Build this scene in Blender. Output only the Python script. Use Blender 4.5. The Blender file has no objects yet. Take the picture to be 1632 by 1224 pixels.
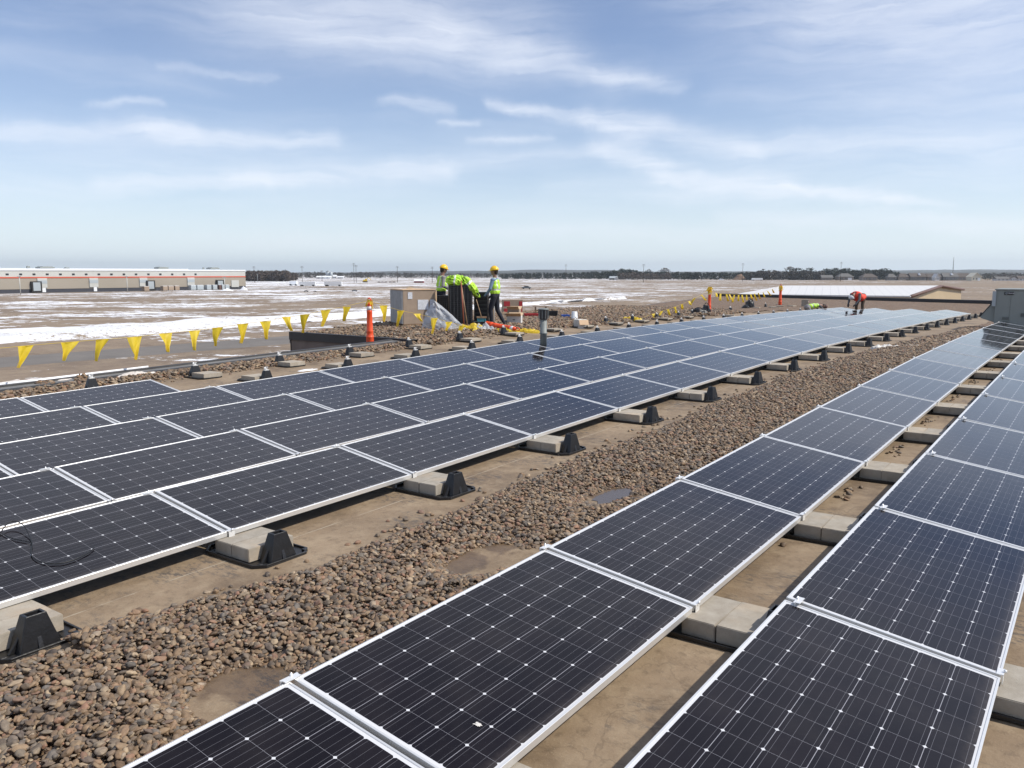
import bpy, bmesh, math, random
import numpy as np
from mathutils import Vector, Matrix, noise
R = math.radians
random.seed(7); rng = np.random.default_rng(7)
sc = bpy.context.scene
col = sc.collection

# ------------------------------------------------------------------ camera
YAW, PIT, FPX = 0.62448, 0.1339, 1312.1
CH = 1.92
cam = bpy.data.cameras.new('camera'); camo = bpy.data.objects.new('camera', cam); col.objects.link(camo)
cam.sensor_width = 36; cam.lens = FPX/1632*36; cam.clip_start = .05; cam.clip_end = 30000
camo.location = (0, 0, CH); camo.rotation_euler = (math.pi/2-PIT, 0, YAW)
sc.camera = camo
sc.view_settings.view_transform = 'Standard'; sc.view_settings.look = 'None'
sc.view_settings.gamma = 1; sc.view_settings.use_curve_mapping = False
sc.view_settings.exposure = 0.28
try:
    sc.cycles.max_bounces = 6; sc.cycles.diffuse_bounces = 3; sc.cycles.glossy_bounces = 3
    sc.cycles.transparent_max_bounces = 8; sc.cycles.volume_bounces = 0
    sc.cycles.caustics_reflective = False; sc.cycles.caustics_refractive = False
except Exception: pass

Fv = Vector((-math.sin(YAW)*math.cos(PIT), math.cos(YAW)*math.cos(PIT), -math.sin(PIT)))
Rv = Vector((math.cos(YAW), math.sin(YAW), 0)); Uv = Rv.cross(Fv)
def ray(px, py): return Fv + Rv*((px-816)/FPX) - Uv*((py-612)/FPX)

# ------------------------------------------------------------------ shader helpers
class NT:
    def __init__(s, tree): s.t = tree; s.n = tree.nodes; s.l = tree.links
    def add(s, kind, ins=None, **kw):
        nd = s.n.new(kind)
        for k, v in kw.items(): setattr(nd, k, v)
        for k, v in (ins or {}).items(): s.put(nd.inputs[k], v)
        return nd
    def put(s, sock, v):
        if isinstance(v, bpy.types.NodeSocket): s.l.new(v, sock)
        elif isinstance(v, bpy.types.Node): s.l.new(v.outputs[0], sock)
        else: sock.default_value = v
    def m(s, op, a, b=None, c=None, clamp=False):
        nd = s.n.new('ShaderNodeMath'); nd.operation = op; nd.use_clamp = clamp
        s.put(nd.inputs[0], a)
        if b is not None: s.put(nd.inputs[1], b)
        if c is not None: s.put(nd.inputs[2], c)
        return nd.outputs[0]
    def mix(s, f, a, b, mode='MIX'):
        nd = s.n.new('ShaderNodeMix'); nd.data_type = 'RGBA'; nd.blend_type = mode
        s.put(nd.inputs[0], f); s.put(nd.inputs[6], a); s.put(nd.inputs[7], b)
        return nd.outputs[2]
    def noise(s, vec, scale, detail=4, rough=.55, dist=0):
        nd = s.add('ShaderNodeTexNoise', {'Scale': scale, 'Detail': detail, 'Roughness': rough, 'Distortion': dist})
        if vec is not None: s.put(nd.inputs['Vector'], vec)
        return nd.outputs[0]
    def ramp(s, f, stops):
        nd = s.n.new('ShaderNodeValToRGB'); e = nd.color_ramp.elements
        e[0].position, e[0].color = stops[0][0], stops[0][1]
        e[1].position, e[1].color = stops[-1][0], stops[-1][1]
        for p, c in stops[1:-1]:
            x = e.new(p); x.color = c
        s.put(nd.inputs[0], f); return nd.outputs[0]
    def sm(s, x, a, b):
        nd = s.n.new('ShaderNodeMapRange'); nd.interpolation_type = 'SMOOTHSTEP'
        s.put(nd.inputs[0], x); nd.inputs[1].default_value = a; nd.inputs[2].default_value = b
        return nd.outputs[0]
    def mapping(s, vec, scale=(1,1,1), loc=(0,0,0), rot=(0,0,0)):
        nd = s.add('ShaderNodeMapping', {'Vector': vec, 'Scale': scale, 'Location': loc, 'Rotation': rot})
        return nd.outputs[0]
def c4(r, g, b): return (r, g, b, 1)
def base_mat(name, color=(.5,.5,.5), rough=.6, metal=0, bump=0, bscale=60, var=.0, vscale=3, spec=None, coord='Object'):
    m = bpy.data.materials.new(name); m.use_nodes = True
    t = NT(m.node_tree); b = t.n['Principled BSDF']
    b.inputs['Roughness'].default_value = rough; b.inputs['Metallic'].default_value = metal
    if spec is not None: b.inputs['Specular IOR Level'].default_value = spec
    tc = t.add('ShaderNodeTexCoord').outputs[coord]
    if var:
        n = t.noise(tc, vscale, 5, .6)
        lo = c4(*[max(0, x*(1-var)) for x in color]); hi = c4(*[min(1, x*(1+var)) for x in color])
        t.put(b.inputs['Base Color'], t.ramp(n, [(.3, lo), (.7, hi)]))
    else: b.inputs['Base Color'].default_value = c4(*color)
    if bump:
        bn = t.add('ShaderNodeBump', {'Height': t.noise(tc, bscale, 4), 'Strength': bump, 'Distance': .01})
        t.put(b.inputs['Normal'], bn)
    return m

# ------------------------------------------------------------------ world
SUN_EL, SUN_AZ = 47.0, 25.0           # azimuth measured from +X towards +Y
sd = Vector((math.cos(R(SUN_EL))*math.cos(R(SUN_AZ)), math.cos(R(SUN_EL))*math.sin(R(SUN_AZ)), math.sin(R(SUN_EL))))
sl = bpy.data.lights.new('sun', 'SUN'); sl.energy = 3.8; sl.angle = R(.8); sl.color = (1, .94, .84)
so = bpy.data.objects.new('sun', sl); col.objects.link(so); so.rotation_euler = sd.to_track_quat('Z', 'Y').to_euler(); so.location = (20, 10, 30)
W = bpy.data.worlds.new('World'); sc.world = W; W.use_nodes = True
t = NT(W.node_tree); bg = t.n['Background']
sky = t.add('ShaderNodeTexSky'); sky.sky_type = 'NISHITA'; sky.sun_disc = False
sky.sun_elevation = R(SUN_EL); sky.sun_rotation = R(90-SUN_AZ)
sky.air_density = 1.0; sky.dust_density = .25; sky.ozone_density = 3.0; sky.altitude = 300
SKYS = .13
gen = t.add('ShaderNodeTexCoord').outputs['Generated']
sep = t.add('ShaderNodeSeparateXYZ', {0: gen})
X, Y, Z_ = sep.outputs[0], sep.outputs[1], sep.outputs[2]
az = t.m('ARCTAN2', X, Y); el = t.m('ARCSINE', Z_)
zc = t.m('MAXIMUM', Z_, .03)
pl = t.add('ShaderNodeCombineXYZ', {0: t.m('DIVIDE', X, zc), 1: t.m('DIVIDE', Y, zc), 2: 0.0}).outputs[0]
wn = t.add('ShaderNodeTexNoise', {'Vector': gen, 'Scale': 6.0, 'Detail': 8.0, 'Roughness': .6})
wsep = t.add('ShaderNodeSeparateXYZ', {0: wn.outputs[1]})
azw = t.m('ADD', az, t.m('MULTIPLY', t.m('SUBTRACT', wsep.outputs[0], .5), .13))
elw = t.m('ADD', el, t.m('MULTIPLY', t.m('SUBTRACT', wsep.outputs[1], .5), .045))
def azel(px, py):
    d = ray(px, py).normalized(); return math.atan2(d.x, d.y), math.asin(d.z)
streaks = [  # x0,y0,x1,y1, width(px), amount : the cirrus bands, as directions in the sky
 (420,15,800,55,62,.42),(700,50,980,122,26,.42),(960,115,1075,138,11,.35),(430,30,700,75,34,.22),
 (785,157,935,190,9,.6),(930,185,1010,225,16,.5),(975,190,1200,236,19,.5),(955,240,1060,276,16,.62),(1060,276,1270,298,17,.62),(1270,298,1440,328,11,.6),(1430,327,1530,329,6,.35),
 (-60,205,330,212,14,.55),(250,215,540,220,13,.5),(170,288,440,284,12,.45),(400,282,700,278,16,.5),(640,265,960,240,14,.3),(0,240,640,262,34,.18),
 (625,165,705,172,9,.5),(690,193,750,189,5,.35),(740,222,870,218,6,.35),(150,170,275,171,6,.3),(280,118,430,119,6,.28),(-50,295,250,300,16,.25),
 (1190,235,1700,212,24,.38),(1150,345,1720,362,14,.35),(1260,290,1700,270,40,.22),(1350,20,1750,70,95,.42),(1150,-20,1700,-30,60,.3),(880,300,1250,306,22,.25),(300,380,1200,372,14,.18),(1150,150,1500,165,18,.12)]
acc = None
for x0, y0, x1, y1, w, amt in streaks:
    a0, e0 = azel(x0, y0); a1, e1 = azel(x1, y1); w = w/FPX*.9; amt = amt*1.0
    dx, dy = a1-a0, e1-e0; L2 = dx*dx+dy*dy
    pa = t.m('SUBTRACT', azw, a0); pe = t.m('SUBTRACT', elw, e0)
    h = t.m('MULTIPLY_ADD', pa, dx/L2, t.m('MULTIPLY', pe, dy/L2), clamp=True)
    qx = t.m('MULTIPLY_ADD', h, -dx, pa); qy = t.m('MULTIPLY_ADD', h, -dy, pe)
    d2 = t.m('MULTIPLY_ADD', qx, t.m('MULTIPLY', qx, .45), t.m('MULTIPLY', qy, qy))
    g = t.m('MULTIPLY', t.m('EXPONENT', t.m('MULTIPLY', d2, -1/(w*w))), amt)
    # fade toward the ends of a band
    fe = t.m('MULTIPLY_ADD', t.m('ABSOLUTE', t.m('SUBTRACT', h, .5)), -1.0, 1.25, clamp=True)
    g = t.m('MULTIPLY', g, fe)
    acc = g if acc is None else t.m('ADD', acc, g)
fib = t.noise(t.mapping(t.add('ShaderNodeCombineXYZ', {0: az, 1: elw, 2: 0.0}).outputs[0], (5, 42, 1), rot=(0, 0, R(-7))), 1.6, 8, .62, .6)
acc = t.m('MULTIPLY', acc, t.m('MAXIMUM', t.m('MULTIPLY_ADD', fib, 2.5, -.38), .05))
v1 = t.noise(t.mapping(pl, (.35, 1.1, 1), rot=(0, 0, R(35))), .55, 7, .6, .5)
veil = t.m('MULTIPLY', t.m('MULTIPLY', t.sm(v1, .42, .8), .30), t.sm(Z_, .12, .4))
v2 = t.noise(t.add('ShaderNodeCombineXYZ', {0: t.m('MULTIPLY', az, 1.4), 1: t.m('MULTIPLY', elw, 9.0), 2: 3.0}).outputs[0], 2.0, 6, .55, .3)
veil2 = t.m('MULTIPLY', t.sm(v2, .42, .75), .20)
cl = t.m('ADD', t.m('ADD', t.m('ADD', acc, veil), veil2), t.m('MULTIPLY', t.m('MULTIPLY', t.sm(Z_, .32, .46), .55), t.m('MULTIPLY_ADD', t.sm(Z_, .5, .75), -.7, 1.0)))
cl = t.m('SUBTRACT', 1.0, t.m('EXPONENT', t.m('MULTIPLY', cl, -1.0)), clamp=True)
scl = t.add('ShaderNodeVectorMath', {0: sky.outputs[0]}, operation='SCALE'); scl.inputs['Scale'].default_value = .79; tint = t.mix(1.0, scl.outputs[0], (1.05, .975, 1.04, 1), 'MULTIPLY')
CLC = (6.5, 6.75, 7.3, 1)
hz_ = t.m('EXPONENT', t.m('MULTIPLY', t.m('MAXIMUM', el, 0.0), -11.0))
skyc = t.mix(t.m('MULTIPLY', hz_, .9), tint, (5.7, 6.75, 7.45, 1))
final = t.mix(cl, skyc, CLC)
t.put(bg.inputs['Color'], final); bg.inputs['Strength'].default_value = SKYS

# ------------------------------------------------------------------ roof height field (the deck sags and crowns)
GU = [0,4,8,12,17,23,30,37,44]; GV = [-14,-11,-8,-5,-2,1]
GZ = np.array([[-0.223,-0.209,-0.194,-0.173,-0.146,-0.116],[-0.137,-0.128,-0.12,-0.105,-0.076,-0.044],[-0.052,-0.043,-0.036,-0.026,-0.007,0.015],[0.021,0.03,0.038,0.046,0.062,0.078],[0.087,0.101,0.112,0.122,0.132,0.139],[0.104,0.115,0.125,0.133,0.141,0.147],[0.069,0.075,0.081,0.088,0.094,0.1],[0.001,0.003,0.006,0.01,0.015,0.021],[-0.08,-0.082,-0.084,-0.082,-0.076,-0.069]])
def hatw(g, x):
    i = min(max(int(np.searchsorted(g, x))-1, 0), len(g)-2); h = g[i+1]-g[i]; tt = (x-g[i])/h
    w = np.zeros(len(g))
    def slope(k):
        a = max(k-1, 0); b = min(k+1, len(g)-1); s = np.zeros(len(g)); s[b] += 1/(g[b]-g[a]); s[a] -= 1/(g[b]-g[a]); return s
    w[i] += 2*tt**3-3*tt**2+1; w[i+1] += -2*tt**3+3*tt**2
    return w + (tt**3-2*tt**2+tt)*h*slope(i) + (tt**3-tt**2)*h*slope(i+1)
def sst(a, b, x):
    q = min(max((x-a)/(b-a), 0), 1); return q*q*(3-2*q)
def rz(v, u):
    z = float(hatw(GU, min(max(u, 0), 44)) @ GZ @ hatw(GV, min(max(v, -14), 1)))
    return z + .2*sst(-12.5, -16, v)*sst(14.5, 20, u)*(1-sst(35, 48, u))
def gnd(px, py, h=0.0):
    d = ray(px, py); s = 1.0
    f = lambda q: d.z*q+CH-rz(d.x*q, d.y*q)-h
    while s < 95 and f(s) > 0: s += .5
    lo, hi = s-.5, s
    for _ in range(14):
        mi = (lo+hi)/2
        if f(mi) > 0: lo = mi
        else: hi = mi
    s = hi
    return Vector((d.x*s, d.y*s, d.z*s+CH))
def flat(px, py, z=-6.0):
    d = ray(px, py); s = (z-CH)/d.z; return Vector((d.x*s, d.y*s, z))
def onplane(px, py, A, B):
    """point on the vertical plane through ground points A and B"""
    n = Vector((B.y-A.y, A.x-B.x, 0)); d = ray(px, py); C0 = Vector((0, 0, CH))
    s = (Vector(A)-C0).dot(n)/d.dot(n); return C0+d*s
def atdist(px, py, dep):
    d = ray(px, py); return Vector((0, 0, CH))+d*dep

# ------------------------------------------------------------------ mesh helpers
def mkmesh(name, verts, faces, mats=(), midx=None, smooth=False):
    me = bpy.data.meshes.new(name); me.from_pydata([tuple(v) for v in verts], [], [tuple(f) for f in faces])
    for m in mats: me.materials.append(m)
    if midx is not None: me.polygons.foreach_set('material_index', midx)
    if smooth: me.polygons.foreach_set('use_smooth', [True]*len(me.polygons))
    me.update(); return me
class MB:
    def __init__(s): s.v = []; s.f = []; s.mi = []; s.mats = []; s.sm = []
    def mat(s, m):
        if m not in s.mats: s.mats.append(m)
        return s.mats.index(m)
    def add(s, vs, fs, m, smooth=False):
        o = len(s.v); k = s.mat(m); s.v += [Vector(v) for v in vs]
        for f in fs: s.f.append([i+o for i in f]); s.mi.append(k); s.sm.append(smooth)
    def box(s, c, sz, m, rot=0, taper=1, M=None):
        x, y, z = [q/2 for q in sz]; vs = []
        for zz, tp in ((-z, 1), (z, taper)):
            for a, b in ((-1,-1),(1,-1),(1,1),(-1,1)): vs.append(Vector((a*x*tp, b*y*tp, zz)))
        MM = Matrix.Translation(c) @ Matrix.Rotation(rot, 4, 'Z')
        if M is not None: MM = MM @ M
        s.add([MM@q for q in vs], [(3,2,1,0),(4,5,6,7),(0,1,5,4),(1,2,6,5),(2,3,7,6),(3,0,4,7)], m)
    def prism(s, poly, z0, z1, m, top=None, M=None):
        n = len(poly); top = top or poly
        vs = [Vector((p[0], p[1], z0)) for p in poly]+[Vector((p[0], p[1], z1)) for p in top]
        if M is not None: vs = [M@q for q in vs]
        s.add(vs, [list(range(n))[::-1], list(range(n, 2*n))]+[(i, (i+1)%n, n+(i+1)%n, n+i) for i in range(n)], m)
    def lathe(s, prof, m, n=16, M=None, smooth=True):
        vs = []; fs = []
        for r, z in prof:
            for i in range(n): a = 2*math.pi*i/n; vs.append(Vector((r*math.cos(a), r*math.sin(a), z)))
        for j in range(len(prof)-1):
            for i in range(n): fs.append((j*n+i, j*n+(i+1)%n, (j+1)*n+(i+1)%n, (j+1)*n+i))
        fs.append(list(range(n))[::-1]); fs.append([(len(prof)-1)*n+i for i in range(n)])
        if M is not None: vs = [M@q for q in vs]
        s.add(vs, fs, m, smooth)
    def tube(s, pts, r, m, n=8, closed=False):
        pts = [Vector(p) for p in pts]; rs = r if isinstance(r, (list, tuple)) else [r]*len(pts)
        vs = []; fs = []; N = len(pts); ref = Vector((0, 0, 1))
        for i, p in enumerate(pts):
            a = pts[(i-1) % N] if (closed or i) else p; b = pts[(i+1) % N] if (closed or i < N-1) else p
            d = (b-a).normalized(); q = ref if abs(d.z) < .95 else Vector((1, 0, 0))
            e = d.cross(q).normalized(); g = e.cross(d)
            for k in range(n): an = 2*math.pi*k/n; vs.append(p+(e*math.cos(an)+g*math.sin(an))*rs[i])
        for i in range(N if closed else N-1):
            j = (i+1) % N
            for k in range(n): fs.append((i*n+k, i*n+(k+1)%n, j*n+(k+1)%n, j*n+k))
        if not closed: fs.append(list(range(n))); fs.append([(N-1)*n+k for k in range(n)][::-1])
        s.add(vs, fs, m, True)
    def build(s, name, parent=None, bevel=0, seg=2):
        me = bpy.data.meshes.new(name); me.from_pydata([tuple(v) for v in s.v], [], s.f)
        for m in s.mats: me.materials.append(m)
        me.polygons.foreach_set('material_index', s.mi); me.polygons.foreach_set('use_smooth', s.sm); me.update()
        bm = bmesh.new(); bm.from_mesh(me); bmesh.ops.recalc_face_normals(bm, faces=bm.faces)
        if bevel: bmesh.ops.bevel(bm, geom=[e for e in bm.edges if len(e.link_faces) == 2 and e.calc_face_angle(0) > .5], offset=bevel, segments=seg, affect='EDGES', profile=.5)
        bm.to_mesh(me); bm.free()
        return link(name, me, parent)
def link(name, me, parent=None):
    o = bpy.data.objects.new(name, me); col.objects.link(o); o.parent = parent; return o
def tag(o, label=None, cat=None, group=None, kind=None):
    if label: o['label'] = label
    if cat: o['category'] = cat
    if group: o['group'] = group
    if kind: o['kind'] = kind
    return o
def empty(name, loc=(0,0,0), rz_=0):
    o = bpy.data.objects.new(name, None); o.empty_display_size = .2; col.objects.link(o); o.location = loc; o.rotation_euler = (0, 0, rz_); return o
def copy_tree(o, parent=None):
    c = o.copy(); col.objects.link(c); c.parent = parent
    for ch in kids.get(o.name, []): copy_tree(ch, c)
    return c
kids = {}
def regkids(root):
    for o in list(bpy.data.objects):
        if o.parent: kids.setdefault(o.parent.name, [])
        if o.parent and o not in kids[o.parent.name]: kids[o.parent.name].append(o)
ORD = ['nearest','second','third','fourth','fifth','sixth','seventh','eighth','ninth','tenth','eleventh','twelfth','thirteenth','fourteenth','fifteenth','sixteenth','seventeenth','eighteenth','nineteenth','twentieth','twenty-first','twenty-second','twenty-third','twenty-fourth','twenty-fifth']
# ------------------------------------------------------------------ materials
def membrane_mat():
    m = bpy.data.materials.new('roof_membrane'); m.use_nodes = True; t = NT(m.node_tree); b = t.n['Principled BSDF']
    P = t.add('ShaderNodeNewGeometry').outputs['Position']
    n1 = t.noise(P, .9, 7, .62, .4); n2 = t.noise(P, 6.5, 6, .65); n3 = t.noise(P, 55, 4, .6)
    c = t.ramp(n1, [(.3, c4(.125,.085,.052)), (.48, c4(.23,.165,.103)), (.72, c4(.335,.25,.163))])
    c = t.mix(t.m('MULTIPLY', t.sm(n2, .42, .72), .45), c, c4(.37,.29,.195))
    c = t.mix(t.m('MULTIPLY', t.sm(t.noise(P, 14, 5, .7), .48, .72), .5), c, c4(.11,.076,.047))
    tm = t.noise(P, 2.2, 4, .55, .6); ring = t.m('MULTIPLY', t.m('SUBTRACT', 1.0, t.sm(t.m('ABSOLUTE', t.m('SUBTRACT', tm, .47)), .002, .016)), t.sm(t.noise(P, 1.1, 2), .42, .6))
    c = t.mix(t.m('MULTIPLY', ring, .35), c, c4(.10,.07,.045))
    c = t.mix(t.m('MULTIPLY', t.sm(t.noise(P, 120, 3, .7), .60, .68), .35), c, c4(.44,.36,.26))
    dk = t.m('MULTIPLY', t.sm(t.noise(P, 1.3, 5, .6), .50, .62), t.sm(t.noise(t.mapping(P, (1,2.2,1), rot=(0,0,R(20))), 13, 6, .75), .47, .60))
    c = t.mix(t.m('MULTIPLY', dk, .7), c, c4(.05,.05,.053))
    # seams running along the rows
    xs = t.add('ShaderNodeSeparateXYZ', {0: P})
    wob = t.m('MULTIPLY_ADD', t.noise(P, .5, 2), .04, xs.outputs[0])
    f = t.m('ABSOLUTE', t.m('SUBTRACT', t.m('FRACT', t.m('MULTIPLY', t.m('ADD', wob, 61.356), 1/3.05)), .5))
    seam = t.m('LESS_THAN', f, .0022)
    seam = t.m('MULTIPLY', seam, t.sm(t.noise(P, 3, 3), .35, .55))
    c = t.mix(t.m('MULTIPLY', seam, .6), c, c4(.42,.37,.29))
    t.put(b.inputs['Base Color'], c)
    wet = None     # damp silt where rain water pools beside the stones
    xy = t.add('ShaderNodeSeparateXYZ', {0: t.add('ShaderNodeVectorMath', {0: P, 1: t.add('ShaderNodeVectorMath', {0: t.add('ShaderNodeVectorMath', {0: t.add('ShaderNodeTexNoise', {'Vector': P, 'Scale': 5.0, 'Detail': 5.0}).outputs[1], 1: (.5, .5, .5)}, operation='SUBTRACT'), 1: (.35, .35, 0)}, operation='MULTIPLY')}, operation='ADD')})
    for wx, wy, wr in ((-3.40, 2.40, .22), (-3.25, 2.62, .13), (-3.55, 4.3, .2), (-3.5, 4.72, .16), (-3.15, 4.95, .14), (-3.5, 6.4, .26), (-2.8, 1.5, .16)):
        d_ = t.m('SQRT', t.m('ADD', t.m('POWER', t.m('SUBTRACT', xy.outputs[0], wx), 2.0), t.m('POWER', t.m('SUBTRACT', xy.outputs[1], wy), 2.0)))
        w_ = t.sm(d_, wr*1.15, wr*.9); wet = w_ if wet is None else t.m('MAXIMUM', wet, w_)
    c2 = t.mix(wet, c, t.mix(1.0, c, c4(.60, .55, .50), 'MULTIPLY')); t.put(b.inputs['Base Color'], c2)
    t.put(b.inputs['Roughness'], t.m('SUBTRACT', t.m('MULTIPLY_ADD', n2, .25, .62), t.m('MULTIPLY', wet, .30)))
    bm_ = t.add('ShaderNodeBump', {'Height': t.m('MULTIPLY_ADD', n3, .35, t.m('MULTIPLY', n2, 1.0)), 'Strength': .5, 'Distance': .012})
    t.put(b.inputs['Normal'], bm_); return m
def stone_color(t, rnd):
    return t.ramp(rnd, [(0, c4(.068,.055,.048)), (.1, c4(.14,.115,.092)), (.24, c4(.12,.082,.054)), (.36, c4(.23,.17,.115)), (.48, c4(.185,.128,.082)),
        (.6, c4(.135,.125,.118)), (.7, c4(.245,.185,.125)), (.8, c4(.23,.135,.095)), (.88, c4(.095,.088,.082)), (.94, c4(.33,.265,.19)), (1, c4(.26,.22,.185))])
def stone_mat():
    m = bpy.data.materials.new('river_stone'); m.use_nodes = True; t = NT(m.node_tree); b = t.n['Principled BSDF']
    oi = t.add('ShaderNodeObjectInfo').outputs['Random']; P = t.add('ShaderNodeNewGeometry').outputs['Position']
    c = stone_color(t, oi)
    c = t.mix(.55, c, t.ramp(t.noise(P, 38, 5, .7), [(.3, c4(.5,.46,.42)), (.7, c4(1.7,1.62,1.5))]), 'MULTIPLY')
    c = t.mix(1.0, c, c4(1.02, .985, .92), 'MULTIPLY')
    t.put(b.inputs['Base Color'], c); b.inputs['Roughness'].default_value = .68
    t.put(b.inputs['Normal'], t.add('ShaderNodeBump', {'Height': t.noise(P, 90, 4, .6), 'Strength': .3, 'Distance': .004}))
    return m
def bed_mat():
    m = bpy.data.materials.new('gravel_bed'); m.use_nodes = True; t = NT(m.node_tree); b = t.n['Principled BSDF']
    P = t.add('ShaderNodeNewGeometry').outputs['Position']
    vo = t.add('ShaderNodeTexVoronoi', {'Vector': P, 'Scale': 15.0, 'Randomness': 1.0})
    sp = t.add('ShaderNodeSeparateColor', {0: vo.outputs['Color']})
    c = stone_color(t, sp.outputs[0])
    c = t.mix(1.0, c, c4(1.12, 1.0, .88), 'MULTIPLY')
    d = vo.outputs['Distance']
    t.put(b.inputs['Base Color'], c); b.inputs['Roughness'].default_value = .8
    t.put(b.inputs['Normal'], t.add('ShaderNodeBump', {'Height': t.m('SUBTRACT', 1.0, d), 'Strength': 1.0, 'Distance': .07}))
    return m
def block_mat():
    m = bpy.data.materials.new('concrete_paver'); m.use_nodes = True; t = NT(m.node_tree); b = t.n['Principled BSDF']
    P = t.add('ShaderNodeNewGeometry').outputs['Position']; rnd = t.add('ShaderNodeObjectInfo').outputs['Random']
    n = t.noise(P, 9, 6, .65); c = t.ramp(n, [(.3, c4(.30,.265,.215)), (.7, c4(.43,.395,.335))])
    c = t.mix(t.m('MULTIPLY', t.sm(t.noise(P, 3.5, 4), .5, .7), .45), c, c4(.48,.38,.27))
    c = t.mix(.5, c, t.ramp(rnd, [(0, c4(.72,.72,.73)), (1, c4(1.12,1.07,1.0))]), 'MULTIPLY')
    t.put(b.inputs['Base Color'], c); b.inputs['Roughness'].default_value = .9
    t.put(b.inputs['Normal'], t.add('ShaderNodeBump', {'Height': t.noise(P, 140, 5, .7), 'Strength': .45, 'Distance': .006})); return m
CW, CL, TH = .992, 1.961, .04
def cell_mat():
    m = bpy.data.materials.new('solar_cells'); m.use_nodes = True; t = NT(m.node_tree); b = t.n['Principled BSDF']
    O = t.add('ShaderNodeTexCoord').outputs['Object']; s = t.add('ShaderNodeSeparateXYZ', {0: O})
    pit = .1585
    gx = t.m('MULTIPLY', t.m('SUBTRACT', s.outputs[0], (CW-6*pit)/2), 1/pit)
    gy = t.m('MULTIPLY', t.m('SUBTRACT', s.outputs[1], (CL-12*pit)/2), 1/pit)
    fx = t.m('FRACT', gx); fy = t.m('FRACT', gy)
    cx = t.m('ABSOLUTE', t.m('SUBTRACT', fx, .5)); cy = t.m('ABSOLUTE', t.m('SUBTRACT', fy, .5))
    ok = t.m('MULTIPLY', t.m('LESS_THAN', cx, .4925), t.m('LESS_THAN', cy, .4965))
    ok = t.m('MULTIPLY', ok, t.m('LESS_THAN', t.m('ADD', cx, cy), .938))
    inx = t.m('LESS_THAN', t.m('ABSOLUTE', t.m('SUBTRACT', gx, 3.0)), 2.995)
    iny = t.m('LESS_THAN', t.m('ABSOLUTE', t.m('SUBTRACT', gy, 6.0)), 5.995)
    ins = t.m('MULTIPLY', inx, iny); ok = t.m('MULTIPLY', ok, ins)
    bb = t.m('ABSOLUTE', t.m('SUBTRACT', t.m('FRACT', t.m('MULTIPLY', fx, 4.0)), .5))
    bb = t.m('MULTIPLY', t.m('LESS_THAN', bb, .019), ins)
    rnd = t.add('ShaderNodeObjectInfo').outputs['Random']
    ci = t.add('ShaderNodeCombineXYZ', {0: t.m('FLOOR', gx), 1: t.m('FLOOR', gy), 2: t.m('MULTIPLY', rnd, 40.0)})
    wnz = t.add('ShaderNodeTexWhiteNoise', {'Vector': ci.outputs[0]}, noise_dimensions='3D').outputs[0]
    cell = t.ramp(wnz, [(0, c4(.0036,.0021,.0036)), (1, c4(.0060,.0036,.0054))])
    cell = t.mix(.6, cell, t.ramp(rnd, [(0, c4(.75,.75,.8)), (1, c4(1.25,1.2,1.2))]), 'MULTIPLY')
    dia = t.m('GREATER_THAN', t.m('ADD', cx, cy), .938)
    gapc = t.mix(t.m('MAXIMUM', dia, t.m('SUBTRACT', 1.0, ins)), c4(.30,.30,.33), c4(.60,.61,.63))
    c = t.mix(ok, gapc, cell)
    c = t.mix(t.m('MULTIPLY', bb, .75), c, c4(.13,.13,.145))
    dust = t.m('MULTIPLY', t.sm(t.noise(O, 3.5, 6, .6), .35, .8), .03)
    edge = t.m('MULTIPLY', t.sm(t.m('ADD', s.outputs[0], t.m('MULTIPLY', t.noise(O, 9, 4), .05)), .93, 1.01), t.m('MULTIPLY', t.noise(O, 30, 4, .7), .22))
    spots = t.m('MULTIPLY', t.m('MULTIPLY', t.sm(t.noise(t.add('ShaderNodeVectorMath', {0: O, 1: t.add('ShaderNodeCombineXYZ', {0: t.m('MULTIPLY', rnd, 50.0), 1: 0.0, 2: 0.0})}, operation='ADD'), 22, 3, .5), .64, .70), t.sm(t.noise(O, 2.0, 3), .5, .7)), .05)
    dust = t.m('ADD', t.m('MAXIMUM', dust, edge), spots)
    c = t.mix(dust, c, c4(.30,.26,.23))
    t.put(b.inputs['Base Color'], c)
    t.put(b.inputs['Roughness'], t.m('MULTIPLY_ADD', t.noise(O, 5, 4), .05, .045))
    b.inputs['IOR'].default_value = 1.33
    t.put(b.inputs['Normal'], t.add('ShaderNodeBump', {'Height': t.noise(O, 1.2, 2, .5), 'Strength': .10, 'Distance': .02}))
    return m
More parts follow.
